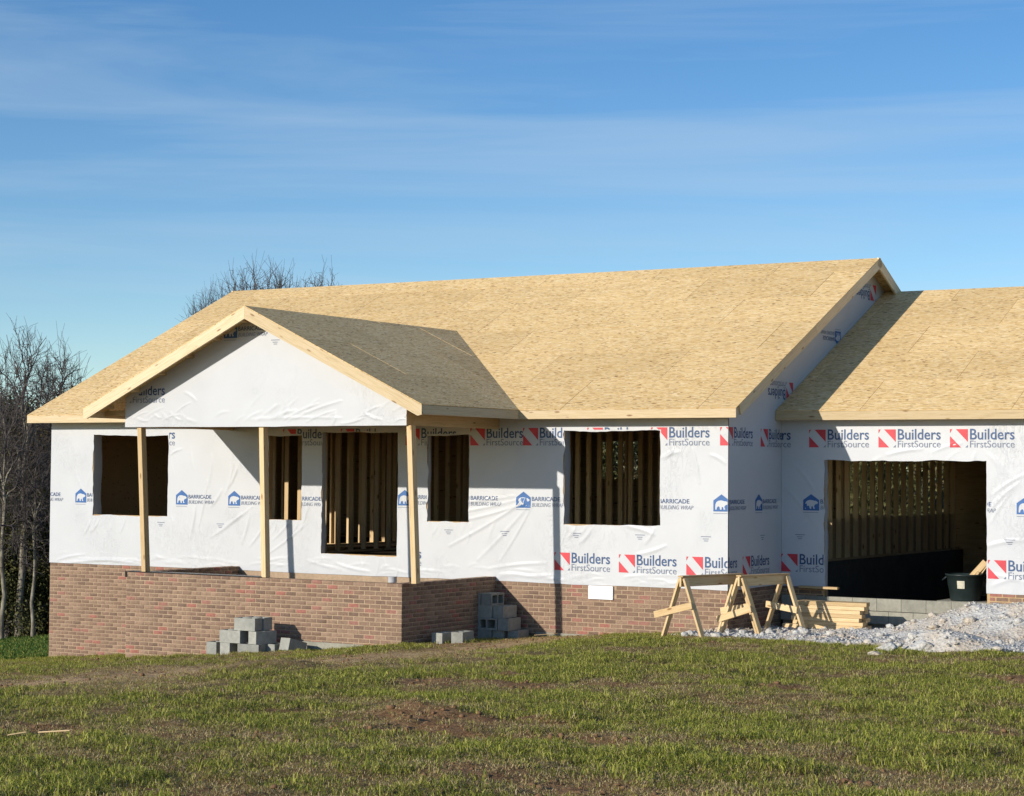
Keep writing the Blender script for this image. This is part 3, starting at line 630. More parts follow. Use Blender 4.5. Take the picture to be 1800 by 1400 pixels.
# right slope: u = y from rake, v up the slope; valley line from (u=-OV-PYR, v=0) to (u=YV-PYR, v=vl)
ua, ub = -OV-PYR, YV-PYR; k_ = (ub-ua)/vl
panels(porch_roof, (XER, PYR, HE), Vector((0, 1, 0)), Vector((-1, 0, PITCH)), ub, vl, clips=[(1, -k_, ua)])
panels(porch_roof, (XEL, YV, HE), Vector((0, -1, 0)), Vector((1, 0, PITCH)), ub, vl, clips=[(-1, -k_, -ub)])
# ---- fascia, rakes, rafter tails, lookouts
FT = .038; FHH = .14
def fascia(p0, p1, parent, n=1, up=(0, 0, 1), h=FHH):
    p0, p1 = Vector(p0), Vector(p1)
    for i in range(n):
        a = p0.lerp(p1, i/n+(.0012 if i else 0)); b = p0.lerp(p1, (i+1)/n); board('fascia_board', a, b, FT, h, M['fascia'], parent, up)
zf = HE-.014-FHH/2
fascia((XL, -OV+FT/2, zf), (XEL+.55, -OV+FT/2, zf), main_roof, 1); fascia((XER-.02, -OV+FT/2, zf), (XR, -OV+FT/2, zf), main_roof, 1)
fascia((XL, YB+OV-FT/2, zf), (XR, YB+OV-FT/2, zf), main_roof, 3)
nU = Vector((0, -PITCH, 1)).normalized(); nD = Vector((0, PITCH, 1)).normalized()
def rake(x, ya, za, yb, zb, up, parent, n=2, h=.165):
    u = Vector(up).normalized()*-(.014+h/2); fascia(Vector((x, ya, za))+u, Vector((x, yb, zb))+u, parent, n, up, h)
for x in (XR-FT/2, XL+FT/2):
    rake(x, -OV+FT+.075, HE+(FT+.075)*PITCH, D2+.036, HR+.036*PITCH, nU, main_roof); rake(x, YB+OV-FT-.075, HE+(FT+.075)*PITCH, D2-.036, HR+.036*PITCH, nD, main_roof)
zg = HG-.014-FHH/2
fascia((.012, YGE+FT/2, zg), (XG+.31, YGE+FT/2, zg), garage_roof, 1); rake(XG+.31-FT/2, YGE+FT+.075, HG+(FT+.075)*PITCH, YGR+.036, HGR+.036*PITCH, nU, garage_roof)
nR = Vector((PITCH, 0, 1)).normalized(); nL = Vector((-PITCH, 0, 1)).normalized()
fascia((XER-FT/2, PYR+FT+.001, zf), (XER-FT/2, -OV-.002, zf), porch_roof, 1); fascia((XEL+FT/2, PYR+FT+.001, zf), (XEL+FT/2, -OV-.002, zf), porch_roof, 1)
def prake(sgn, nn):
    # mitred at the peak, plumb cut at the eave: a sloped plank in the rake plane
    h = .175; y0, y1 = PYR, PYR+FT; t_ = .014*sl
    pts = [(PK+sgn*.0008, PKZ-t_), (PK+sgn*PE, HE-t_), (PK+sgn*PE, HE-t_-.145), (PK+sgn*(PE-.075), HE-t_-h*sl+.035), (PK+sgn*.0008, PKZ-t_-h*sl)]
    if sgn > 0: pts = pts
    v = [(a, y0, b) for a, b in pts]+[(a, y1, b) for a, b in pts]; f = [tuple(range(5)), tuple(range(9, 4, -1))]+[(i, 5+i, 5+(i+1) % 5, (i+1) % 5) for i in range(5)]
    me = mesh('fascia_board', v, f); bm = bmesh.new(); bm.from_mesh(me); bmesh.ops.recalc_face_normals(bm, faces=bm.faces); bm.to_mesh(me); bm.free()
    # re-express in plank coordinates so the grain follows the slope
    ang = math.atan2(-PITCH*sgn, 1)
    R = Matrix.Rotation(-ang if False else math.atan(PITCH)*sgn, 4, 'Y'); c0 = Vector((PK+sgn*PE/2, PYR, HE+PITCH*PE/2)); T = Matrix.Translation(c0) @ R
    me.transform(T.inverted()); o = link('fascia_board', me, M['fascia'], porch_roof); o.matrix_basis = T
prake(1, nR); prake(-1, nL)
for s in (-1, 1):
    for k in range(6):
        dx = .25+k*.58
        if dx > PE-.2: continue
        x = PK+s*dx; z = HE+PITCH*(PE-dx)-.03-.048; board('lookout', (x, PYR+FT+.002, z), (x, PYW+.01, z), .038, .089, M['lumber'], porch_roof, (PITCH*s, 0, 1))
for k in range(24):                                          # rafter tails under the front eave
    x = -L+.02+k*.61
    if PX0-.2 < x < XER: continue
    if x > 0: break
    board('rafter_tail', (x, -OV+FT+.003, HE+PITCH*.05-.085), (x, -.02, HE+PITCH*(OV)-.095), .038, .089, M['lumber'], main_roof, nU)
for k in range(5):
    y = PYR+.5+k*.5; board('rafter_tail', (XEL+FT+.003, y, HE-.075), (-9.85, y, HE-.075+.0), .038, .089, M['lumber'], porch_roof)
# ---- porch frame: pediment backing, beams, posts
pb = [(-9.82, 2.50), (-4.122, 2.50), (-4.122, float(ptop(-4.122))-.02), (PK, float(ptop(PK))-.03), (-9.82, float(ptop(-9.82))-.02)]
v = [(a, PYW+.002, b) for a, b in pb]+[(a, PYW+.04, b) for a, b in pb]
MB().add(v, [tuple(range(5)), tuple(range(9, 4, -1))]+[(i, 5+i, 5+(i+1) % 5, (i+1) % 5) for i in range(5)]).build('pediment_sheathing', M['osb'], house)
board('porch_beam', (-9.82, PYW+.09, 2.60), (-4.125, PYW+.09, 2.60), .09, .2, M['lumber'], house)
for x in (-4.18, -9.77): board('porch_beam', (x, PYW+.14, 2.60), (x, -.02, 2.60), .09, .2, M['lumber'], house); MB().box(x-.006, x+.006, PYW+.14, -.02, 2.702, 3.055).build('beam_leak_board', M['osb'], house)  # thin boards added above the side beams to stop sun leaking under the roof
for (tx, bx, by, bz) in ((-9.55, -9.40, -2.68, PZ), (-6.965, -6.87, -2.68, PZ), (-4.09, -3.99-.25, -2.62, PZ)):
    if tx > -5: bx = -4.27+.28; by = -2.66
    if tx > -5:
        board('porch_post', (-4.10, -2.67, 2.498), (-4.235+.22, -2.62, PZ), .09, .12, M['lumber'], house, (0, 1, 0))
    else: board('porch_post', (tx, -2.67, 2.498), (bx, by, bz), .09, .12, M['lumber'], house, (0, 1, 0))
# dark damp-proof strip on the porch wall, small can, sill plank
MB().box(PX0-.02, -6.9, -PD-.012, -PD+.21, PZ+.001, PZ+.012).build('black_strip', M['black'], house)
MB().box(PX0-.02, PX0+.02, -PD-.013, -PD-.008, PZ-.09, PZ+.001).build('black_strip', M['black'], house)
board('sill_plank', (.35, SG-.06, -.02), (1.02, SG-.07, -.025), .09, .038, M['lumber'], house)
# ---- interior stud partitions
def partition(p0, p1, z0, z1, sp=.406, skip=()):
    p0, p1 = np.array(p0, float), np.array(p1, float); d = p1-p0; ln = np.hypot(*d); d /= ln; ang = math.atan2(d[1], d[0])
    e = empty('stud_wall', (p0[0], p0[1], z0), ang); e.parent = house
    def bx(name, a, b, zz0, zz1, w=.089):
        me = mesh(name, [(x-(a+b)/2 if False else x, y, z) for x, y, z in boxv(a, b, -w/2, w/2, zz0, zz1)], BOXF)
        return me
    bot = link('bottom_plate', bx('bottom_plate', 0, ln, 0, .038), M['lumber'], e); top = link('top_plate', bx('top_plate', 0, ln, z1-z0-.076, z1-z0), M['lumber'], e)
    me = mesh('stud', boxv(-(z1-z0-.114)/2, (z1-z0-.114)/2, -.044, .044, -.019, .019), BOXF); me.materials.append(M['lumber'])
    u = .02; k = 0
    while u < ln:
        if k not in skip:
            o = bpy.data.objects.new('stud', me); C.objects.link(o); o.parent = e
            o.matrix_basis = Matrix.Translation((u, 0, .038+(z1-z0-.114)/2)) @ Matrix(((0, 0, 1, 0), (0, 1, 0, 0), (-1, 0, 0, 0), (0, 0, 0, 1)))
        u += sp; k += 1
partition((-.065, SG+.2), (-.065, YB-.3), FLOOR, 2.75)
partition((-4.35, 2.2), (-4.35, 8.4), FLOOR, 2.75)
partition((-8.45, 1.0), (-8.45, 6.5), FLOOR, 2.75)
partition((-10.4, 1.6), (-10.4, 7.6), FLOOR, 2.75)
partition((-13.9, 4.2), (-10.5, 4.2), FLOOR, 2.75)
partition((-8.4, 5.6), (-4.45, 5.6), FLOOR, 2.75)
partition((-4.25, 7.2), (-.2, 7.2), FLOOR, 2.75, skip=(5, 6, 7))
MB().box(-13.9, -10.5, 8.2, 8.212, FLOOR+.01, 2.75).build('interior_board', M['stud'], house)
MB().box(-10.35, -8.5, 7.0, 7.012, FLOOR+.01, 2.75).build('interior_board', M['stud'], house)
MB().box(-.145, -.133, 3.3, YB-.4, FLOOR+.01, 1.02).build('interior_board', M['stud'], house)  # low board added behind the garage studs to keep the sun off them
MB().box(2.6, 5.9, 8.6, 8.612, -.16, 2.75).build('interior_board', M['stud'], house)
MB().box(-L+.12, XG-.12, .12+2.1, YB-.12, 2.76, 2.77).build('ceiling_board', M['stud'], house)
# ---------------------------------------------------------------- concrete blocks lying about
bx_ = [0, .03, .184, .213, .367, .397]; by_ = [0, .03, .164, .194]
bv, bf = cells([a-.1985 for a in bx_], [a-.097 for a in by_], lambda i, j: not (j == 1 and i in (1, 3)), -.0970, .0970, lambda u, v_, t: (u, v_, t))
blk = mesh('concrete_block', bv, bf); bm = bmesh.new(); bm.from_mesh(blk); bmesh.ops.recalc_face_normals(bm, faces=bm.faces); bm.to_mesh(blk); bm.free(); blk.materials.append(M['block'])
def block(loc, rz=0, lay=0, label='', group=None, tilt=0.0):
    o = bpy.data.objects.new('concrete_block', blk); C.objects.link(o)
    q_ = {0: Quaternion(), 1: Quaternion((1, 0, 0), math.pi/2), 2: Quaternion((0, 1, 0), math.pi/2)}[lay]
    o.rotation_mode = 'QUATERNION'; o.rotation_quaternion = Quaternion((0, 0, 1), rz) @ Quaternion((0, 1, 0), tilt) @ q_; o.location = loc
    return tag(o, label, 'block', group)
R90 = math.pi/2; bz_ = .097
Y1 = -3.62; X1 = wy(362, 1150, Y1)[0]; Z1 = float(gz(X1+.5, Y1+.15))-.0
gA = 'blocks in the pyramid pile before the porch'; S_ = .196
block((X1+.1, Y1+.2, Z1+bz_), R90+.03, 0, 'grey concrete block set end-on at the outer end of the pyramid pile')
block((X1+.38, Y1+.2, Z1+bz_), R90-.02, 0, 'grey concrete block set end-on, second in the foot row of the pyramid pile')
block((X1+.83, Y1+.1, Z1+bz_), .05, 0, 'long-side grey concrete block at the foot of the pyramid pile')
block((X1+.84, Y1+.32, Z1+bz_), .02, 0, 'grey concrete block hidden behind the foot of the pyramid pile')
block((X1+.45, Y1+.12, Z1+bz_+S_), .03, 0, 'grey concrete block in the second layer of the pyramid pile, over two end-on blocks')
block((X1+.47, Y1+.33, Z1+bz_+S_), .0, 0, 'grey concrete block behind the second layer of the pyramid pile')
block((X1+.93, Y1+.24, Z1+bz_+S_), R90-.25, 0, 'grey concrete block turned askew in the second layer of the pyramid pile')
block((X1+.70, Y1+.17, Z1+bz_+2*S_+.002), .04, 0, 'topmost grey concrete block crowning the pyramid pile before the porch')
block((X1+.72, Y1+.40, Z1+bz_+2*S_+.002), -.05, 0, 'grey concrete block right behind the topmost one of the pyramid pile')
block((X1+1.10, Y1+.42, Z1+bz_), R90-.05, 0, 'grey concrete block end-on under the askew one of the pyramid pile')
block((X1+1.36, Y1+.46, Z1+bz_+.06), R90-.1, 0, 'grey concrete block leaning on its edge beside the pyramid pile', tilt=.25)
Y2 = -.56; Xa = wy(826, 1100, Y2)[0]; Z2 = float(gz(Xa+.3, Y2+.1))-.02
gB = 'blocks stacked in the shade beside the porch'
def px_x(px, y): return wy(px, 1090, y)[0]
for r in range(4):
    z = Z2+bz_+r*S_
    nm = ['bottom', 'second', 'third', 'top'][r]
    if r == 3:
        block((Xa+.1, Y2+.2, z), R90, 2 if False else 0, 'grey concrete block on the top layer of the shaded stack, near the brick wall')
        o = block((Xa+.31, Y2+.2, z), R90, 1, 'grey concrete block on its side atop the shaded stack, two hollow cores showing')
        o.rotation_quaternion = Quaternion((0, 0, 1), R90) @ Quaternion((1, 0, 0), R90)
    elif r == 1:
        o = block((Xa+.1, Y2+.2, z), R90, 0, 'grey concrete block in the second layer of the shaded stack, against the brick side wall')
        o = block((Xa+.32, Y2+.09, z), 0.0, 0, 'grey concrete block in the second layer of the shaded stack, long side outward'); o.rotation_quaternion = Quaternion((1, 0, 0), R90)
        block((Xa+.63, Y2+.2, z), R90, 0, 'grey concrete block at the stepped edge of the shaded stack, second layer')
        block((Xa+.33, Y2+.31, z), .0, 0, 'grey concrete block in the second layer of the shaded stack, next to the house wall')
    else:
        block((Xa+.2, Y2+.1, z), .02, 0, 'grey concrete block in the %s layer of the shaded stack, facing the lawn' % nm)
        block((Xa+.2, Y2+.31, z), -.01, 0, 'grey concrete block in the %s layer of the shaded stack, facing the house wall' % nm)
        if r == 2: block((Xa+.52, Y2+.24, z), R90-.03, 0, 'grey concrete block at the stepped edge of the shaded stack, third layer')
        if r == 0: block((Xa+.74, Y2+.30, z), R90+.1, 0, 'grey concrete block outermost at the foot of the shaded stack')
        if r == 0: block((Xa+.5, Y2+.25, z), R90+.04, 0, 'grey concrete block jutting out under the shaded stack')
block((-3.93, -1.95, float(gz(-3.9, -1.9))+.08), R90, 0, 'grey concrete block lying in the grass beside the brick side wall, in shade')
block((-3.60, -1.93, float(gz(-3.6, -1.9))+.08), R90+.12, 0, 'rough-faced concrete block lying in the grass with its end in the sun')
# ---------------------------------------------------------------- sawhorses
def sawhorse(near, far, label, braces):
    n_, f_ = np.array(near), np.array(far); d = f_-n_; ln = np.hypot(*d); d /= ln; p = np.array([d[1], -d[0]])
    zg_ = float(gz(*((n_+f_)/2))); c = (n_+f_)/2; e = empty('sawhorse', (c[0], c[1], zg_)); tag(e, label, 'sawhorse', None); bpy.context.view_layer.update()
    H = .88; P3 = lambda q, z: (q[0], q[1], z)
    zt = zg_+H
    board('top_beam', P3(n_-d*.06, zt-.07), P3(f_+d*.06, zt-.07), .038, .14, M['lumber'], e)
    board('top_plank', P3(n_-d*.06, zt+.012), P3(f_+d*.06, zt+.012), .10, .022, M['stud'], e)
    for q0 in (n_, f_):
        for s in (-1, 1):
            ft = q0+p*s*.40; board('leg', P3(q0+p*s*.045, zt-.02), P3(ft, float(gz(*ft))-.01), .038, .085, M['lumber'], e, (d[0], d[1], 0))
    for end, a, za, b, zb in braces:
        q0 = n_-d*.07 if end == 'n' else f_-d*.07
        board('brace', P3(q0+p*a, zg_+za), P3(q0+p*b, zg_+zb), .022, .10, M['lumber'], e, (0, 0, 1))
def gpx(px, py):
    d = ray(px, py); t = 10.0
    while t < 90:
        q_ = CAM+d*t
        if q_[2] < smooth_ground(q_[0], q_[1]): return q_
        t += .02
    return q_
sa = np.array([-.05, -1.45]); dsa = np.array([.30, .954])
sawhorse(sa, sa+dsa*1.22, 'pale pine sawhorse before the brick wall with a slanted brace jutting past its leg', [('n', -.52, .30, .25, .48), ('f', -.3, .32, .28, .42)])
sb = np.array([.50, -.60]); sawhorse(sb, sb+dsa*1.0, 'pale pine sawhorse beside the lumber stack', [('n', -.42, .22, .26, .42), ('f', -.32, .42, .30, .36)])
# ---------------------------------------------------------------- lumber stack
ls = np.array([.66, 1.05]); ld = np.array([1, .02]); ld /= np.hypot(*ld); lp = np.array([-ld[1], ld[0]]); zl = float(gz(1.2, 1.1))+.05
for k in range(7):
    for j in range(2):
        off = random.uniform(-.04, .03); a = ls+ld*(-.0+off+(.05 if k == 6 else 0))+lp*(j*.155); b = a+ld*(1.12+random.uniform(-.03, .05)); z = zl+.028+k*.0605
        nm = ['bottom', 'second', 'third', 'fourth', 'fifth', 'sixth', 'topmost'][k]
        o = board('timber', (a[0], a[1], z), (b[0], b[1], z+random.uniform(-.0, .002)), .14, .058, M['lumber'])
        tag(o, 'pale sawn timber in the %s layer of the short stack, %s' % (nm, 'on its sunny lawn side' if j == 0 else 'on its garage side'), 'timber', 'timbers in the short stack')
tag(board('timber', (ls[0]-.12, ls[1]-.1, zl+.02), (ls[0]+.25, ls[1]-.14, zl+.02), .14, .085, M['lumber']), 'stubby timber offcut on the gravel at the foot of the timber stack', 'timber')
# ---------------------------------------------------------------- tub with offcuts
tubc = Vector((2.93, 2.50, -.169)); e = empty('tub', tubc); tag(e, 'dark green plastic tub with cream label, full of offcuts, in the garage doorway', 'tub'); bpy.context.view_layer.update()
def lathe(prof, n=28):
    v = []; f = []
    for r, z in prof: v += [(r*math.cos(2*math.pi*i/n), r*math.sin(2*math.pi*i/n), z) for i in range(n)]
    for k in range(len(prof)-1):
        for i in range(n): f.append((k*n+i, k*n+(i+1) % n, (k+1)*n+(i+1) % n, (k+1)*n+i))
    return v, f
v, f = lathe([(.001, .002), (.225, .002), (.232, .02), (.262, .22), (.268, .225), (.29, .39), (.31, .395), (.312, .42), (.285, .42), (.275, .38), (.22, .03), (.001, .03)])
MB().add(v, f).build('shell', M['tub'], e, True)
for s in (0, math.pi):
    a0 = math.radians(200)+s; pts = []
    for k in range(9):
        t_ = k/8*math.pi; pts.append((math.cos(a0+.22*math.cos(t_))*(.30+.05*math.sin(t_)), math.sin(a0+.22*math.cos(t_))*(.30+.05*math.sin(t_)), .37-.05*math.sin(t_)))
    b = MB()
    for a, c in zip(pts[:-1], pts[1:]):
        a, c = Vector(a), Vector(c); d = (c-a).normalized(); s1 = d.cross(Vector((0, 0, 1))).normalized()*.012; s2 = d.cross(s1).normalized()*.012
        b.add([a+s1, a+s2, a-s1, a-s2, c+s1, c+s2, c-s1, c-s2], [(0, 1, 5, 4), (1, 2, 6, 5), (2, 3, 7, 6), (3, 0, 4, 7)])
    b.build('handle', M['tub'], e, True)
cdir = np.array([CAM[0]-tubc[0], CAM[1]-tubc[1]]); ca = math.atan2(cdir[1], cdir[0])-.25; v = []; f = []
for k in range(7):
    a = ca-.21+.07*k; v += [(.266*math.cos(a)+.004*math.cos(a), .27*math.sin(a), .20), (.283*math.cos(a)+.004*math.cos(a), .287*math.sin(a), .32)]
for k in range(6): f.append((2*k, 2*k+2, 2*k+3, 2*k+1))
MB().add(v, f).build('paper_label', M['labelp'], e)
for a, b, w_, lab in (((-.12, -.02, .12), (.33, .0, .62), .10, 'broad pale board offcut leaning out of the dark tub'), ((-.02, .08, .1), (.50, -.02, .78), .06, 'narrow pale stick reaching highest out of the dark tub'), ((-.02, -.1, .1), (.24, -.08, .46), .045, 'short pale stick low among the offcuts in the dark tub')):
    tag(board('offcut', tubc+Vector(a), tubc+Vector(b), .035, w_, M['lumber']), lab, 'offcut')
# small can on the porch wall
v, f = lathe([(.001, 0), (.065, 0), (.07, .01), (.07, .09), (.074, .095), (.066, .095), (.06, .02), (.001, .02)], 18)
o = MB().add(v, f).build('metal_can', M['metal'], None, True); o.location = (-4.42, -PD+.09, PZ+.002); tag(o, 'small grey metal can standing on the porch brick wall', 'can')
# ---------------------------------------------------------------- gravel and rubble
def gravel_z(x, y):
    z = smooth_ground(x, y)+.015
    for cx, cy, rx, ry, h in ((3.75, .35, .85, .7, .36), (5.3, .1, .9, .8, .40), (4.6, .0, 1.2, .8, .16), (4.35, -2.45, .55, .4, .26), (2.2, .2, 1.2, .8, .06), (6.6, -.3, 1.2, 1, .25)):
        z = z+h*np.exp(-(((x-cx)/rx)**2+((y-cy)/ry)**2))
    return z+(fbm(x*4, y*4, 4)-.46)*.16
def gravel_mask(x, y):
    lo = np.interp(x, [-.6, .4, 1.8, 3.2, 4.4, 5.5, 8], [-.9, -1.45, -1.75, -2.5, -2.9, -2.7, -2.4]); d = np.minimum(y-lo-.5*(fbm(x*2.2, y*2.2, 3)-.45), np.minimum(2.02-y, x+.5)); return d
gx = np.arange(-.8, 9, .06); gy = np.arange(-3.6, 2.06, .06); X_, Y_ = np.meshgrid(gx, gy); Z_ = gravel_z(X_, Y_); dm = gravel_mask(X_, Y_); Z_ = Z_-np.clip(.12-dm, 0, .4)*.5
ix = np.arange(X_.size).reshape(X_.shape); kq = np.stack([ix[:-1, :-1], ix[:-1, 1:], ix[1:, 1:], ix[1:, :-1]], -1)[(dm[:-1, :-1] > -.25)]
gvm = np_mesh('gravel_bed', np.stack([X_, Y_, Z_], -1).reshape(-1, 3), kq); gvm.polygons.foreach_set('use_smooth', np.ones(len(gvm.polygons), bool))
def mat_gravel():
    m, t, b = new_mat('limestone_gravel', .95, .1); p = wpos(t); n = noise(t, p, 24, 6, .7); v = nd(t, 'ShaderNodeTexVoronoi', Scale=22.0); L_(t, p, v.inputs['Vector'])
    n3 = noise(t, p, 1.1, 3)
    c = mixc(t, ramp(t, n3, [(.45, (0, 0, 0)), (.6, (1, 1, 1))]), ramp(t, n, [(.3, (.42, .40, .37)), (.6, (.62, .6, .55)), (.8, (.74, .72, .67))]), ramp(t, n, [(.3, (.45, .37, .27)), (.6, (.62, .53, .42)), (.8, (.7, .63, .53))]))
    L_(t, c, b.inputs['Base Color']); h = mixc(t, .5, n, v.outputs['Distance']); bump(t, b, h, .9, .04); return m
MG = mat_gravel()
bed = tag(link('gravel_bed', gvm, MG), 'heaped pale limestone gravel before the garage', 'gravel', kind='stuff')
ico = bmesh.new(); bmesh.ops.create_icosphere(ico, subdivisions=1, radius=1); icv = np.array([v.co[:] for v in ico.verts]); icf = np.array([[v.index for v in f_.verts] for f_ in ico.faces]); ico.free()
def stones(pts, sizes, seedn):
    r = np.random.default_rng(seedn); n = len(pts); base_ = icv[None]*(1+r.normal(0, .2, (n, 12, 1))); sc = sizes[:, None, None]*r.uniform(.55, 1.15, (n, 1, 3)); sc[:, :, 2] *= .75
    v = base_*sc; a = r.uniform(0, 6.28, n); ca_, sa_ = np.cos(a)[:, None], np.sin(a)[:, None]
    v = np.stack([v[:, :, 0]*ca_-v[:, :, 1]*sa_, v[:, :, 0]*sa_+v[:, :, 1]*ca_, v[:, :, 2]], -1)+pts[:, None, :]
    return v.reshape(-1, 3), (icf[None]+12*np.arange(n)[:, None, None]).reshape(-1, 3)
r2 = np.random.default_rng(3); sx = r2.uniform(-.6, 8.5, 14000); sy = r2.uniform(-3.5, 2.0, 14000); dk = gravel_mask(sx, sy); keep = dk > r2.uniform(-.3, .25, 14000); sx, sy = sx[keep], sy[keep]
sz = .006+.028*r2.random(len(sx))**3+.09*(r2.random(len(sx)) > .982)*r2.random(len(sx)); pz = gravel_z(sx, sy)+sz*.2
vv, ff = stones(np.stack([sx, sy, pz], -1), sz, 5); sme = np_mesh('loose_stones', vv, ff)
tag(link('loose_stones', sme, MG), 'loose pale stones scattered over the gravel', 'stones', kind='stuff')
for px, py, s, lab in ((1416, 1108, .12, 'rounded grey rock at the foot of the timber stack'), (1556, 1147, .14, 'pale angular rock lying alone on the grass edge'), (1540, 1153, .13, 'flat white stone slab on the grass below the pale rock'), (1700, 1136, .2, 'big dark-shadowed rubble lump on the small gravel mound'), (1622, 1142, .17, 'white rubble lump at the lawn end of the small gravel mound'), (1660, 1134, .22, 'largest white rubble lump crowning the small gravel mound')):
    q_ = gpx(px, py); z0 = float(gravel_z(q_[0], q_[1])) if gravel_mask(q_[0], q_[1]) > 0 else float(gz(q_[0], q_[1]))
    bm = bmesh.new(); bmesh.ops.create_icosphere(bm, subdivisions=3, radius=1)
    rs = random.Random(px)
    cuts = [(Vector((rs.gauss(0, 1), rs.gauss(0, 1), rs.gauss(0, 1))).normalized(), rs.uniform(.45, .8)) for _ in range(12)]
    for v in bm.verts:
        for n_, d_ in cuts:
            k = v.co.dot(n_)-d_
            if k > 0: v.co -= n_*k
        v.co *= 1+rs.uniform(-.03, .03)
    me = bpy.data.meshes.new('rock'); bm.to_mesh(me); bm.free(); o = link('rock', me, MG); fl = .28 if 'flat' in lab else .8
    o.scale = (s*1.15, s, s*fl); o.location = (q_[0], q_[1], z0+s*fl*.35); tag(o, lab, 'rock')
# ---------------------------------------------------------------- sticks and straw on the lawn
for (px, py, l, a, lab) in ((95, 1299, .24, .4, 'bleached stick lying on the lawn, the longer of two beside each other'), (30, 1297, .13, .7, 'short bleached stick lying on the lawn beside a longer one'), (960, 1122, .4, .9, 'pale lath lying on the grass edge near the brick wall')):
    q_ = gpx(px, py); z0 = float(gz(q_[0], q_[1]))+.05; d = Vector((math.cos(a), math.sin(a), 0))*l/2; c_ = Vector((q_[0], q_[1], z0))
    tag(board('stick', c_-d, c_+d+Vector((0, 0, .02)), .014, .01, M['lumber']), lab, 'stick')
# ---------------------------------------------------------------- lawn of single blades
def blades(x, y, h, wd, col, lean, seedn, name, label, mat, zoff=-.01):
    r = np.random.default_rng(seedn); n = len(x); z = gz(x, y)+zoff; a = r.uniform(0, 6.283, n); bl = r.uniform(0, 6.283, n)
    cx, cy = np.cos(a)*wd/2, np.sin(a)*wd/2; lx, ly = np.cos(bl)*lean*h, np.sin(bl)*lean*h
    V = np.empty((n, 4, 3), np.float32)
    V[:, 0] = np.stack([x-cx, y-cy, z], -1); V[:, 1] = np.stack([x+cx, y+cy, z], -1)
    V[:, 2] = np.stack([x+cx*.7+lx*.4, y+cy*.7+ly*.4, z+h*.62], -1)
    V[:, 3] = np.stack([x+lx, y+ly, z+h*np.sqrt(np.maximum(.1, 1-.5*lean**2))], -1)
    b0 = 4*np.arange(n)[:, None]; T = np.concatenate([b0+[0, 1, 2], b0+[0, 2, 3]], 1).reshape(-1, 3)
    me = np_mesh(name, V.reshape(-1, 3), T); ca_ = me.color_attributes.new('col', 'FLOAT_COLOR', 'POINT')
    ca_.data.foreach_set('color', np.repeat(np.concatenate([col, np.ones((n, 1))], 1).astype(np.float32), 4, axis=0).ravel())
    return tag(link(name, me, mat), label, 'grass', kind='stuff')
MGR = mat_attr('grass_blades', .6, .35)
def lawn_pts(n, seedn):
    r = np.random.default_rng(seedn); t = r.random(n)**1.15; d = 10.5+t*29; lim = .285+1.4/d; hd = -YAW+r.uniform(-lim, lim, n)
    x = CAM[0]+np.sin(hd)*d; y = CAM[1]+np.cos(hd)*d
    ok = (y < -.03) & ~((x > PX0-.03) & (x < PX1+.03) & (y > -PD-.03)) | ((y >= -.03) & (x < -L-.1)); ok &= ~(gravel_mask(x, y) > .05)
    return x[ok], y[ok], d[ok], r
lerp3 = lambda a, b, c, t: np.where(t[:, None] < .5, a+(b-a)*t[:, None]*2, b+(c-b)*(t[:, None]-.5)*2)
g1, g2, g3 = np.array([.085, .105, .014]), np.array([.33, .355, .05]), np.array([.62, .57, .14]); d1, d2, d3 = np.array([.18, .11, .045]), np.array([.48, .35, .15]), np.array([.75, .60, .33])
def clump(name, seedn, n, rad, hmin, hmax, pdry, wd):
    r = np.random.default_rng(seedn); a0 = r.uniform(0, 6.283, n); rr = rad*np.sqrt(r.random(n)); x, y = rr*np.cos(a0), rr*np.sin(a0); dryb = r.random(n) < pdry; h = r.uniform(hmin, hmax, n)*np.where(dryb, .8, 1)
    lean = np.where(dryb, r.uniform(.6, 1.6, n), r.uniform(.3, 1.25, n)); a, bl = r.uniform(0, 6.283, n), r.uniform(0, 6.283, n); w_ = wd*r.uniform(.7, 1.4, n); cx, cy = np.cos(a)*w_/2, np.sin(a)*w_/2; lx, ly = np.cos(bl)*lean*h, np.sin(bl)*lean*h
    V = np.empty((n, 5, 3), np.float32); z = np.zeros(n)-.012
    V[:, 0] = np.stack([x-cx, y-cy, z], -1); V[:, 1] = np.stack([x+cx, y+cy, z], -1); V[:, 2] = np.stack([x+cx*.8+lx*.35, y+cy*.8+ly*.35, z+h*.62], -1); V[:, 3] = np.stack([x-cx*.8+lx*.35, y-cy*.8+ly*.35, z+h*.62], -1)
    V[:, 4] = np.stack([x+lx, y+ly, z+h*np.clip(1.05-.55*lean, .2, 1)], -1); b0 = 5*np.arange(n)[:, None]; T = np.concatenate([b0+[0, 1, 2], b0+[0, 2, 3], b0+[3, 2, 4]], 1).reshape(-1, 3)
    me = np_mesh(name, V.reshape(-1, 3), T); v_ = r.random(n); col = np.where(dryb[:, None], lerp3(d1, d2, d3, v_), lerp3(g1, g2, g3, v_))
    me.color_attributes.new('col', 'FLOAT_COLOR', 'POINT').data.foreach_set('color', np.repeat(np.concatenate([col, np.ones((n, 1))], 1).astype(np.float32), 5, axis=0).ravel()); me.materials.append(MGR)
    return bpy.data.objects.new(name, me)
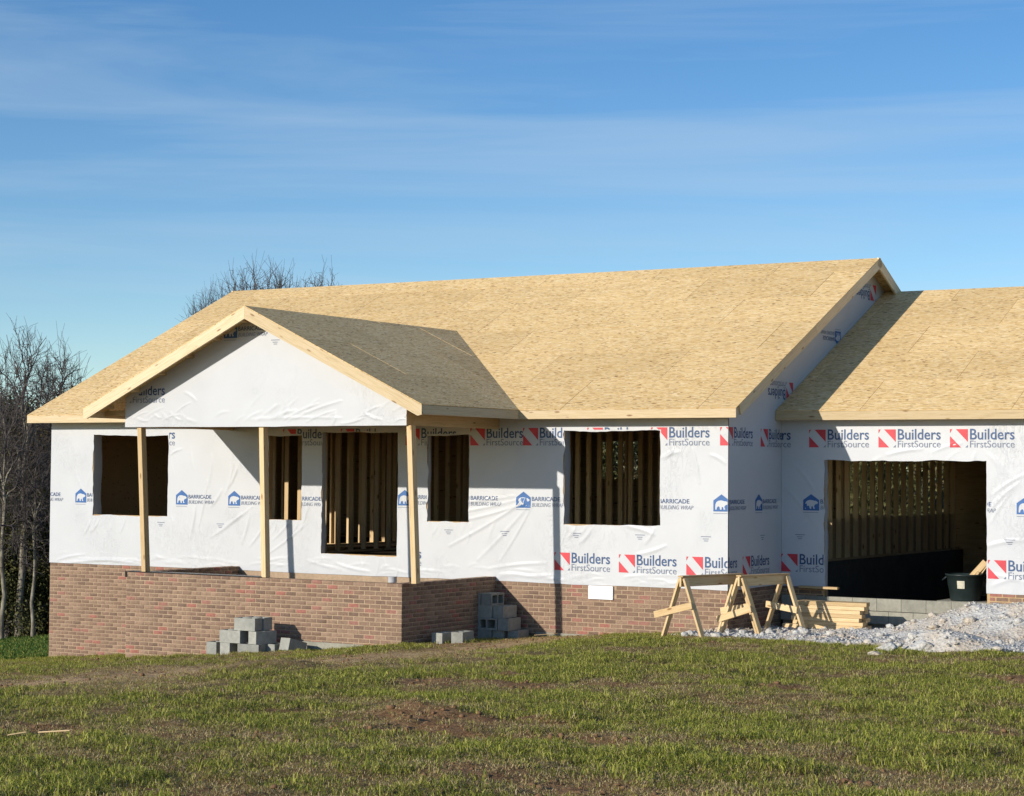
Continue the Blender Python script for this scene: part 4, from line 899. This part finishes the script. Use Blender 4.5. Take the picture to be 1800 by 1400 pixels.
def scatter(name, label, pts, protos, smin, smax, seedn):
    coll = bpy.data.collections.new(name+'_clumps')
    for p in protos: coll.objects.link(p)
    ng = bpy.data.node_groups.new(name, 'GeometryNodeTree'); ng.interface.new_socket('Geometry', in_out='INPUT', socket_type='NodeSocketGeometry'); ng.interface.new_socket('Geometry', in_out='OUTPUT', socket_type='NodeSocketGeometry')
    gi, go = ng.nodes.new('NodeGroupInput'), ng.nodes.new('NodeGroupOutput'); io = ng.nodes.new('GeometryNodeInstanceOnPoints'); ci = ng.nodes.new('GeometryNodeCollectionInfo')
    ci.inputs['Collection'].default_value = coll; ci.inputs['Separate Children'].default_value = True; ci.inputs['Reset Children'].default_value = True; io.inputs['Pick Instance'].default_value = True
    rv = ng.nodes.new('FunctionNodeRandomValue'); rv.data_type = 'FLOAT_VECTOR'; rv.inputs[0].default_value = (-.15, -.15, 0); rv.inputs[1].default_value = (.15, .15, 6.283)
    rs = ng.nodes.new('FunctionNodeRandomValue'); rs.data_type = 'FLOAT'; rs.inputs[2].default_value = smin; rs.inputs[3].default_value = smax
    for n_ in (rv, rs): n_.inputs['Seed'].default_value = seedn
    k = ng.links.new; k(gi.outputs[0], io.inputs['Points']); k(ci.outputs[0], io.inputs['Instance']); k(rv.outputs[0], io.inputs['Rotation']); k(rs.outputs[1], io.inputs['Scale']); k(io.outputs[0], go.inputs[0])
    me = bpy.data.meshes.new(name); me.vertices.add(len(pts)); me.vertices.foreach_set('co', np.asarray(pts, np.float32).ravel()); o = link(name, me); m = o.modifiers.new('scatter', 'NODES'); m.node_group = ng
    return tag(o, label, 'grass', kind='stuff')
x, y, d, r = lawn_pts(52000, 11); dr = dryness(x, y); tr = track(x, y)*np.clip(-y/1.5, 0, 1); br_ = bare(x, y); cl = fbm(x*2.3, y*2.3, 3); u = r.random(len(x))
keep = u < np.clip(1.05-.95*tr-.8*br_, .04, 1); x, y, dr, tr, br_, cl = [q_[keep] for q_ in (x, y, dr, tr, br_, cl)]; pz_ = np.stack([x, y, gz(x, y)], -1)
kind = np.clip(dr*1.15+.5*br_+.6*tr+r.normal(0, .32, len(x))+.05-.55*(cl-.45), 0, 1)
scatter('lawn_grass', 'short green grass over the sloping lawn', pz_[kind < .36], [clump('grass_clump', 100+k, 80, .12, .025, .085, .24, .0052) for k in range(5)], .5, 1.35, 1)
scatter('mixed_grass', 'half-dry olive grass mixed through the lawn', pz_[(kind >= .36) & (kind < .7)], [clump('grass_clump', 120+k, 80, .13, .02, .07, .55, .0050) for k in range(5)], .5, 1.25, 2)
scatter('dry_grass', 'flattened straw-coloured grass on the worn lawn patches', pz_[kind >= .7], [clump('grass_clump', 140+k, 60, .14, .015, .05, .85, .0046) for k in range(4)], .6, 1.1, 3)
r3 = np.random.default_rng(33); x, y, d, r = lawn_pts(26000, 13); pb_ = np.clip(bare(x, y)*.9+track(x, y)*.5, 0, 1); keep = r.random(len(x)) < pb_; x, y = x[keep], y[keep]
cs = .008+.03*r3.random(len(x))**4; vv, ff = stones(np.stack([x, y, gz(x, y)+cs*.2], -1), cs, 8)
MSO = mat_concrete('red_soil', (.26, .15, .08), 30)
tag(link('soil_clods', np_mesh('soil_clods', vv, ff), MSO), 'crumbs of reddish soil on the bare lawn patches', 'soil', kind='stuff')
# ---------------------------------------------------------------- trees
def tube(V, F, pts, rad, sides):
    n0 = len(V); k = len(pts)
    for i in range(k):
        d = (pts[min(i+1, k-1)]-pts[max(i-1, 0)]); d = d/(np.linalg.norm(d)+1e-9); s1 = np.cross(d, [0.3, .5, .81]); s1 /= np.linalg.norm(s1)+1e-9; s2 = np.cross(d, s1)
        for j in range(sides):
            a = 2*math.pi*j/sides; V.append(pts[i]+rad[i]*(math.cos(a)*s1+math.sin(a)*s2))
    for i in range(k-1):
        for j in range(sides):
            a, b = n0+i*sides+j, n0+i*sides+(j+1) % sides; F.append((a, b, b+sides, a+sides))
def grow(seed, H, r0, spread=.7, lift=.35, first=.3, counts=(11, 7, 6, 5), gnarl=.18, twig=.009, lens=(.42, .5, .5, .55)):
    r = np.random.default_rng(seed); TV, TF, CV, CF = [], [], [], []; tips = []
    def br(p, d, ln, rad, lev):
        ns = [8, 5, 4, 3, 2][lev]; pts = [p]; q_ = p; dd = d/np.linalg.norm(d)
        for i in range(ns):
            dd = dd+r.normal(0, gnarl*(1 if lev else .35), 3)+np.array([0, 0, lift*.25 if lev else .05]); dd /= np.linalg.norm(dd); q_ = q_+dd*ln/ns; pts.append(q_)
        end = .35 if lev == 0 else .4; rads = [max(twig*.7, rad*(1-(1-end)*i/ns)) for i in range(ns+1)]
        tube(*((TV, TF) if lev < 2 else (CV, CF)), pts, rads, [7, 5, 4, 3, 3][lev])
        if lev == 4: tips.append(q_); return
        if lev >= len(counts): tips.append(q_); return
        for c in range(counts[lev]):
            t_ = first+(1-first)*(c+r.random())/counts[lev] if lev == 0 else .25+.75*(c+r.random())/counts[lev]
            k = min(int(t_*ns), ns-1); f_ = t_*ns-k; bp = pts[k]*(1-f_)+pts[k+1]*f_; ax = pts[k+1]-pts[k]; ax /= np.linalg.norm(ax)
            rv = r.normal(0, 1, 3); rv -= ax*(rv@ax); rv /= np.linalg.norm(rv)+1e-9; nd_ = ax*(1-spread*.75)+rv*spread+np.array([0, 0, lift*.4])
            br(bp, nd_, ln*lens[lev]*r.uniform(.7, 1.2)*(1.15-.5*t_ if lev == 0 else 1), max(twig, rads[k]*r.uniform(.4, .6)), lev+1)
    br(np.zeros(3), np.array([r.normal(0, .05), r.normal(0, .05), 1.0]), H, r0, 0)
    return TV, TF, CV, CF, np.array(tips)
def leaf_cloud(centres, n, size, spread, seedn):
    r = np.random.default_rng(seedn); c = centres[r.integers(0, len(centres), n)]+r.normal(0, 1, (n, 3))*spread; a = r.normal(0, 1, (n, 3)); a /= np.linalg.norm(a, axis=1)[:, None]; b = r.normal(0, 1, (n, 3)); b = np.cross(a, b); b /= np.linalg.norm(b, axis=1)[:, None]+1e-9
    s = size*r.uniform(.5, 1.3, (n, 1)); V = np.stack([c-a*s, c+b*s*.45, c+a*s, c-b*s*.45], 1); F = (np.arange(n)[:, None]*4+np.arange(4)[None]); return V.reshape(-1, 3), F
def mat_bark(name, a, b):
    m, t, bs = new_mat(name, .9, .1); n = noise(t, coords(t, 'Object', (3, 3, 1)), 3, 5, .7); L_(t, ramp(t, n, [(.4, a), (.62, b)]), bs.inputs['Base Color']); return m
BK = mat_bark('grey_bark', (.10, .085, .07), (.2, .175, .15)); BP = mat_bark('pale_bark', (.12, .10, .075), (.32, .29, .22)); TW = mat_bark('twigs', (.085, .072, .065), (.14, .12, .11))
def mat_leaf(name, a, b, c):
    m, t, bs = new_mat(name, .7, .15); oi = t.nodes.new('ShaderNodeObjectInfo'); n = noise(t, wpos(t), 3.2, 4, .7); L_(t, ramp(t, n, [(.3, a), (.5, b), (.72, c)]), bs.inputs['Base Color']); return m
LF = [mat_leaf('cedar_foliage', (.03, .035, .012), (.065, .07, .024), (.12, .11, .04)), mat_leaf('rusty_foliage', (.05, .04, .018), (.10, .078, .034), (.17, .125, .055)), mat_leaf('olive_foliage', (.04, .045, .015), (.085, .085, .028), (.15, .135, .05))]
PROTO = {}
def fan_tree(k, seed, H, base, rx, rz_, n, rtip, bark, ex=.45):
    # crown points in an uneven dome, joined back to the trunk by repeated splitting
    r = np.random.default_rng(seed); P_ = r.normal(0, 1, (n, 3)); P_ /= np.linalg.norm(P_, axis=1)[:, None]; P_ *= (r.random(n)**.33)[:, None]
    az = np.arctan2(P_[:, 1], P_[:, 0]); lob = 1+.16*np.sin(3*az+r.uniform(0, 6))+.1*np.sin(7*az+r.uniform(0, 6))
    P_ = np.stack([P_[:, 0]*rx*lob, P_[:, 1]*rx*lob, P_[:, 2]*rz_*(1+.12*np.sin(5*az))+H-rz_], -1); P_ = P_[P_[:, 2] > base]
    TV, TF, CV, CF = [], [], [], []
    def rec(pts, p, dirv, lev):
        m = len(pts); c = pts.mean(0); rad = rtip*m**ex
        if m <= 2:
            for q_ in pts:
                md = (p+q_)/2+r.normal(0, .05, 3); tube(CV, CF, [p, md, q_], [rtip*1.3, rtip, rtip*.6], 3)
                for _ in range(2): e_ = q_+(q_-p)*.25+r.normal(0, .16, 3)+np.array([0, 0, .08]); tube(CV, CF, [md if _ else q_, e_], [rtip*.8, rtip*.5], 3)
            return
        t_ = r.uniform(.34, .5); b_ = p+(c-p)*t_; md = (p+b_)/2+r.normal(0, .04, 3)*np.linalg.norm(b_-p)+dirv*np.linalg.norm(b_-p)*.18
        tube(*((TV, TF) if m > 40 else (CV, CF)), [p, md, b_], [rad*1.15, rad, rad*.92], 6 if m > 40 else 4)
        nd_ = (b_-md); nd_ /= np.linalg.norm(nd_)+1e-9; kk = 3 if (m > 12 and r.random() < .6) else 2
        ctr = pts[r.choice(m, kk, replace=False)]
        for _ in range(4):
            lab = np.argmin(((pts[:, None]-ctr[None])**2).sum(-1), 1)
            for q_ in range(kk):
                if (lab == q_).any(): ctr[q_] = pts[lab == q_].mean(0)
        for q_ in range(kk):
            if (lab == q_).any() and (lab == q_).sum() < m: rec(pts[lab == q_], b_, nd_, lev+1)
            elif (lab == q_).any():
                h_ = m//2; rec(pts[:h_], b_, nd_, lev+1); rec(pts[h_:], b_, nd_, lev+1)
    tr_ = rtip*len(P_)**ex*1.1; top_ = np.array([r.normal(0, .1), r.normal(0, .1), base*.92]); tube(TV, TF, [np.zeros(3), top_*.3+r.normal(0, .04, 3)*[1, 1, 0], top_*.65+r.normal(0, .05, 3)*[1, 1, 0], top_], [tr_*1.5, tr_*1.2, tr_*1.08, tr_], 8)
    rec(P_, top_, np.array([0, 0, 1.0]), 0)
    PROTO[k] = (mesh('trunk', TV, TF), mesh('crown', CV, CF)); PROTO[k][0].materials.append(bark); PROTO[k][1].materials.append(TW)
    for me in PROTO[k]: me.polygons.foreach_set('use_smooth', [True]*len(me.polygons))
def bare_proto(k, seed, H, r0, bark, **kw):
    TV, TF, CV, CF, tips = grow(seed, H, r0, **kw); PROTO[k] = (mesh('trunk', TV, TF), mesh('crown', CV, CF)); PROTO[k][0].materials.append(bark); PROTO[k][1].materials.append(TW if bark is not BP else TW)
    for me in PROTO[k]: me.polygons.foreach_set('use_smooth', [True]*len(me.polygons))
def leafy_proto(k, seed, H, r0, leaf, n, size, spr, **kw):
    TV, TF, CV, CF, tips = grow(seed, H, r0, counts=(16, 6, 4), **kw); tm = mesh('trunk', TV+CV, TF+[tuple(i+len(TV) for i in q_) for q_ in CF]); tm.materials.append(BK)
    V, F = leaf_cloud(tips, n, size, spr, seed); cm = np_mesh('crown', V, F); cm.materials.append(leaf); PROTO[k] = (tm, cm)
fan_tree('b0', 31, 11, 4.2, 1.75, 4.2, 1900, .0085, BP, .33); fan_tree('b1', 47, 10.5, 4.5, 1.25, 3.6, 1400, .0085, BK, .33)
fan_tree('oak', 53, 14, 7.0, 3.1, 3.6, 2600, .009, BK); fan_tree('oak2', 59, 14, 8.0, 1.35, 3.2, 900, .009, BK)
fan_tree('b2', 67, 7, 2.2, 1.1, 2.6, 450, .007, BP, .33)
leafy_proto('c0', 71, 9.0, .14, LF[0], 34000, .085, .36, spread=.8, lift=.15, first=.05, gnarl=.15, lens=(.36, .45, .45, .5)); leafy_proto('c1', 73, 8.5, .12, LF[1], 24000, .08, .38, spread=.75, lift=.25, first=.08, gnarl=.2, lens=(.4, .45, .45, .5))
leafy_proto('c2', 79, 5.5, .1, LF[2], 20000, .08, .36, spread=.8, lift=.2, first=.04, gnarl=.2, lens=(.42, .45, .45, .5))
PH = {}
def tree(k, xy, top, rz, name, label, group=None, slim=1.0):
    z = float(smooth_ground(xy[0], xy[1]))
    if k not in PH: PH[k] = float(np.percentile([v.co.z for v in PROTO[k][1].vertices], 100))
    s = (CAM[2]+(828-top)/F_PX*math.hypot(xy[0]-CAM[0], xy[1]-CAM[1])-z)/PH[k]; e = empty(name, (xy[0], xy[1], z-.1), rz); e.scale = (s*slim, s*slim, s); tag(e, label, 'tree', group)
    for nm, me in zip(('trunk', 'crown'), PROTO[k]):
        o = bpy.data.objects.new(nm, me); C.objects.link(o); o.parent = e
    return e
tree('b0', heading_pos(38, 66), 560, .4, 'bare_tree', 'tall pale-trunked bare tree rising over the dark thicket beyond the gable end')
tree('b1', heading_pos(104, 69), 570, 1.9, 'bare_tree', 'slim dark bare tree next to the tall pale one beyond the gable end')
tree('b2', heading_pos(150, 72), 625, 2.5, 'bare_tree', 'small bare tree just showing over the roof slope beside the slim dark one')
tree('b2', heading_pos(8, 64), 640, .9, 'bare_tree', 'low pale forked sapling at the thicket edge beyond the gable end')
tree('b2', heading_pos(62, 64), 740, 4.0, 'bare_tree', 'pale forked sapling closest to the wrapped wall corner')
tree('oak', heading_pos(378, 82), 482, 2.2, 'bare_oak', 'lowest bare oak crown over the roof slope, beside the wide one', slim=.62)
tree('oak', heading_pos(462, 84), 440, .6, 'bare_oak', 'wide bare oak crown showing above the roof ridge', slim=.85)
tree('oak2', heading_pos(566, 88), 446, 3.6, 'bare_oak', 'narrower bare crown above the ridge next to the wide oak')
gT = 'evergreens in the wood beyond the gable end'
for i, (px, dist, k, s) in enumerate(((-60, 72, 'c0', 665), (-10, 70, 'c0', 672), (40, 73, 'c1', 668), (90, 71, 'c0', 662), (140, 75, 'c1', 668), (190, 74, 'c0', 690), (15, 67, 'c2', 830), (75, 67.5, 'c2', 850), (-45, 67, 'c2', 820), (120, 68, 'c1', 760), (-110, 70, 'c1', 660), (240, 78, 'c0', 690), (60, 70, 'c1', 720), (20, 71, 'c1', 700))):
    tree(k, heading_pos(px, dist), s, i*1.3, 'evergreen_tree', {'c0': 'dense dark cedar in the wood beyond the gable end', 'c1': 'rusty brown-leaved tree in the wood beyond the gable end', 'c2': 'low olive-green shrubby tree at the wood edge beyond the gable end'}[k], gT)
for i in range(22):
    px = 330+i*68+random.uniform(-20, 20); k = ['c2', 'b2', 'c1', 'c2', 'b2'][i % 5]
    tree(k, heading_pos(px, random.uniform(66, 84)), random.uniform(640, 700), i*.9, 'woodland_tree', {'c2': 'olive-green tree of the wood behind the house, glimpsed through openings', 'c1': 'rusty-leaved tree of the wood behind the house, glimpsed through openings', 'b2': 'leafless tree of the wood behind the house, glimpsed through openings'}[k], 'trees of the wood behind the house')
# low brush at the foot of the wood
r = np.random.default_rng(5); n = 190000; hd = -YAW+r.uniform(-.38, .34, n); d = 67+r.random(n)*22; bx = CAM[0]+np.sin(hd)*d; by = CAM[1]+np.cos(hd)*d; hh = r.random(n)**1.2*(1.0+5.6*fbm(bx*.35, by*.35, 3)*np.clip((d-66)/10, .25, 1)*np.where(hd > -YAW-.19, 1.9, 1.0)); cz = smooth_ground(bx, by)+hh
a = r.normal(0, 1, (n, 3)); a /= np.linalg.norm(a, axis=1)[:, None]; b = np.cross(a, r.normal(0, 1, (n, 3))); b /= np.linalg.norm(b, axis=1)[:, None]; s = r.uniform(.08, .2, (n, 1)); c_ = np.stack([bx, by, cz], -1)
V = np.stack([c_-a*s, c_+b*s*.5, c_+a*s, c_-b*s*.5], 1).reshape(-1, 3); tm = np_mesh('brush', V, np.arange(n*4).reshape(n, 4)); tag(link('brush', tm, LF[1]), 'dense dark brush at the foot of the wood', 'brush', kind='stuff')
# fine grass on the field beyond the gable end
r = np.random.default_rng(9); n = 60000; hd = -YAW-r.uniform(.19, .32, n); d = 36+r.random(n)*30; x = CAM[0]+np.sin(hd)*d; y = CAM[1]+np.cos(hd)*d; ok = (x < -L-.3); x, y = x[ok], y[ok]; n = len(x)
blades(x, y, .06+.08*r.random(n), .018+.01*r.random(n), lerp3(np.array([.03, .075, .012]), np.array([.06, .13, .02]), g3, r.random(n)*.8), r.uniform(.1, .7, n), 23, 'field_grass', 'green field grass before the wood', MGR)
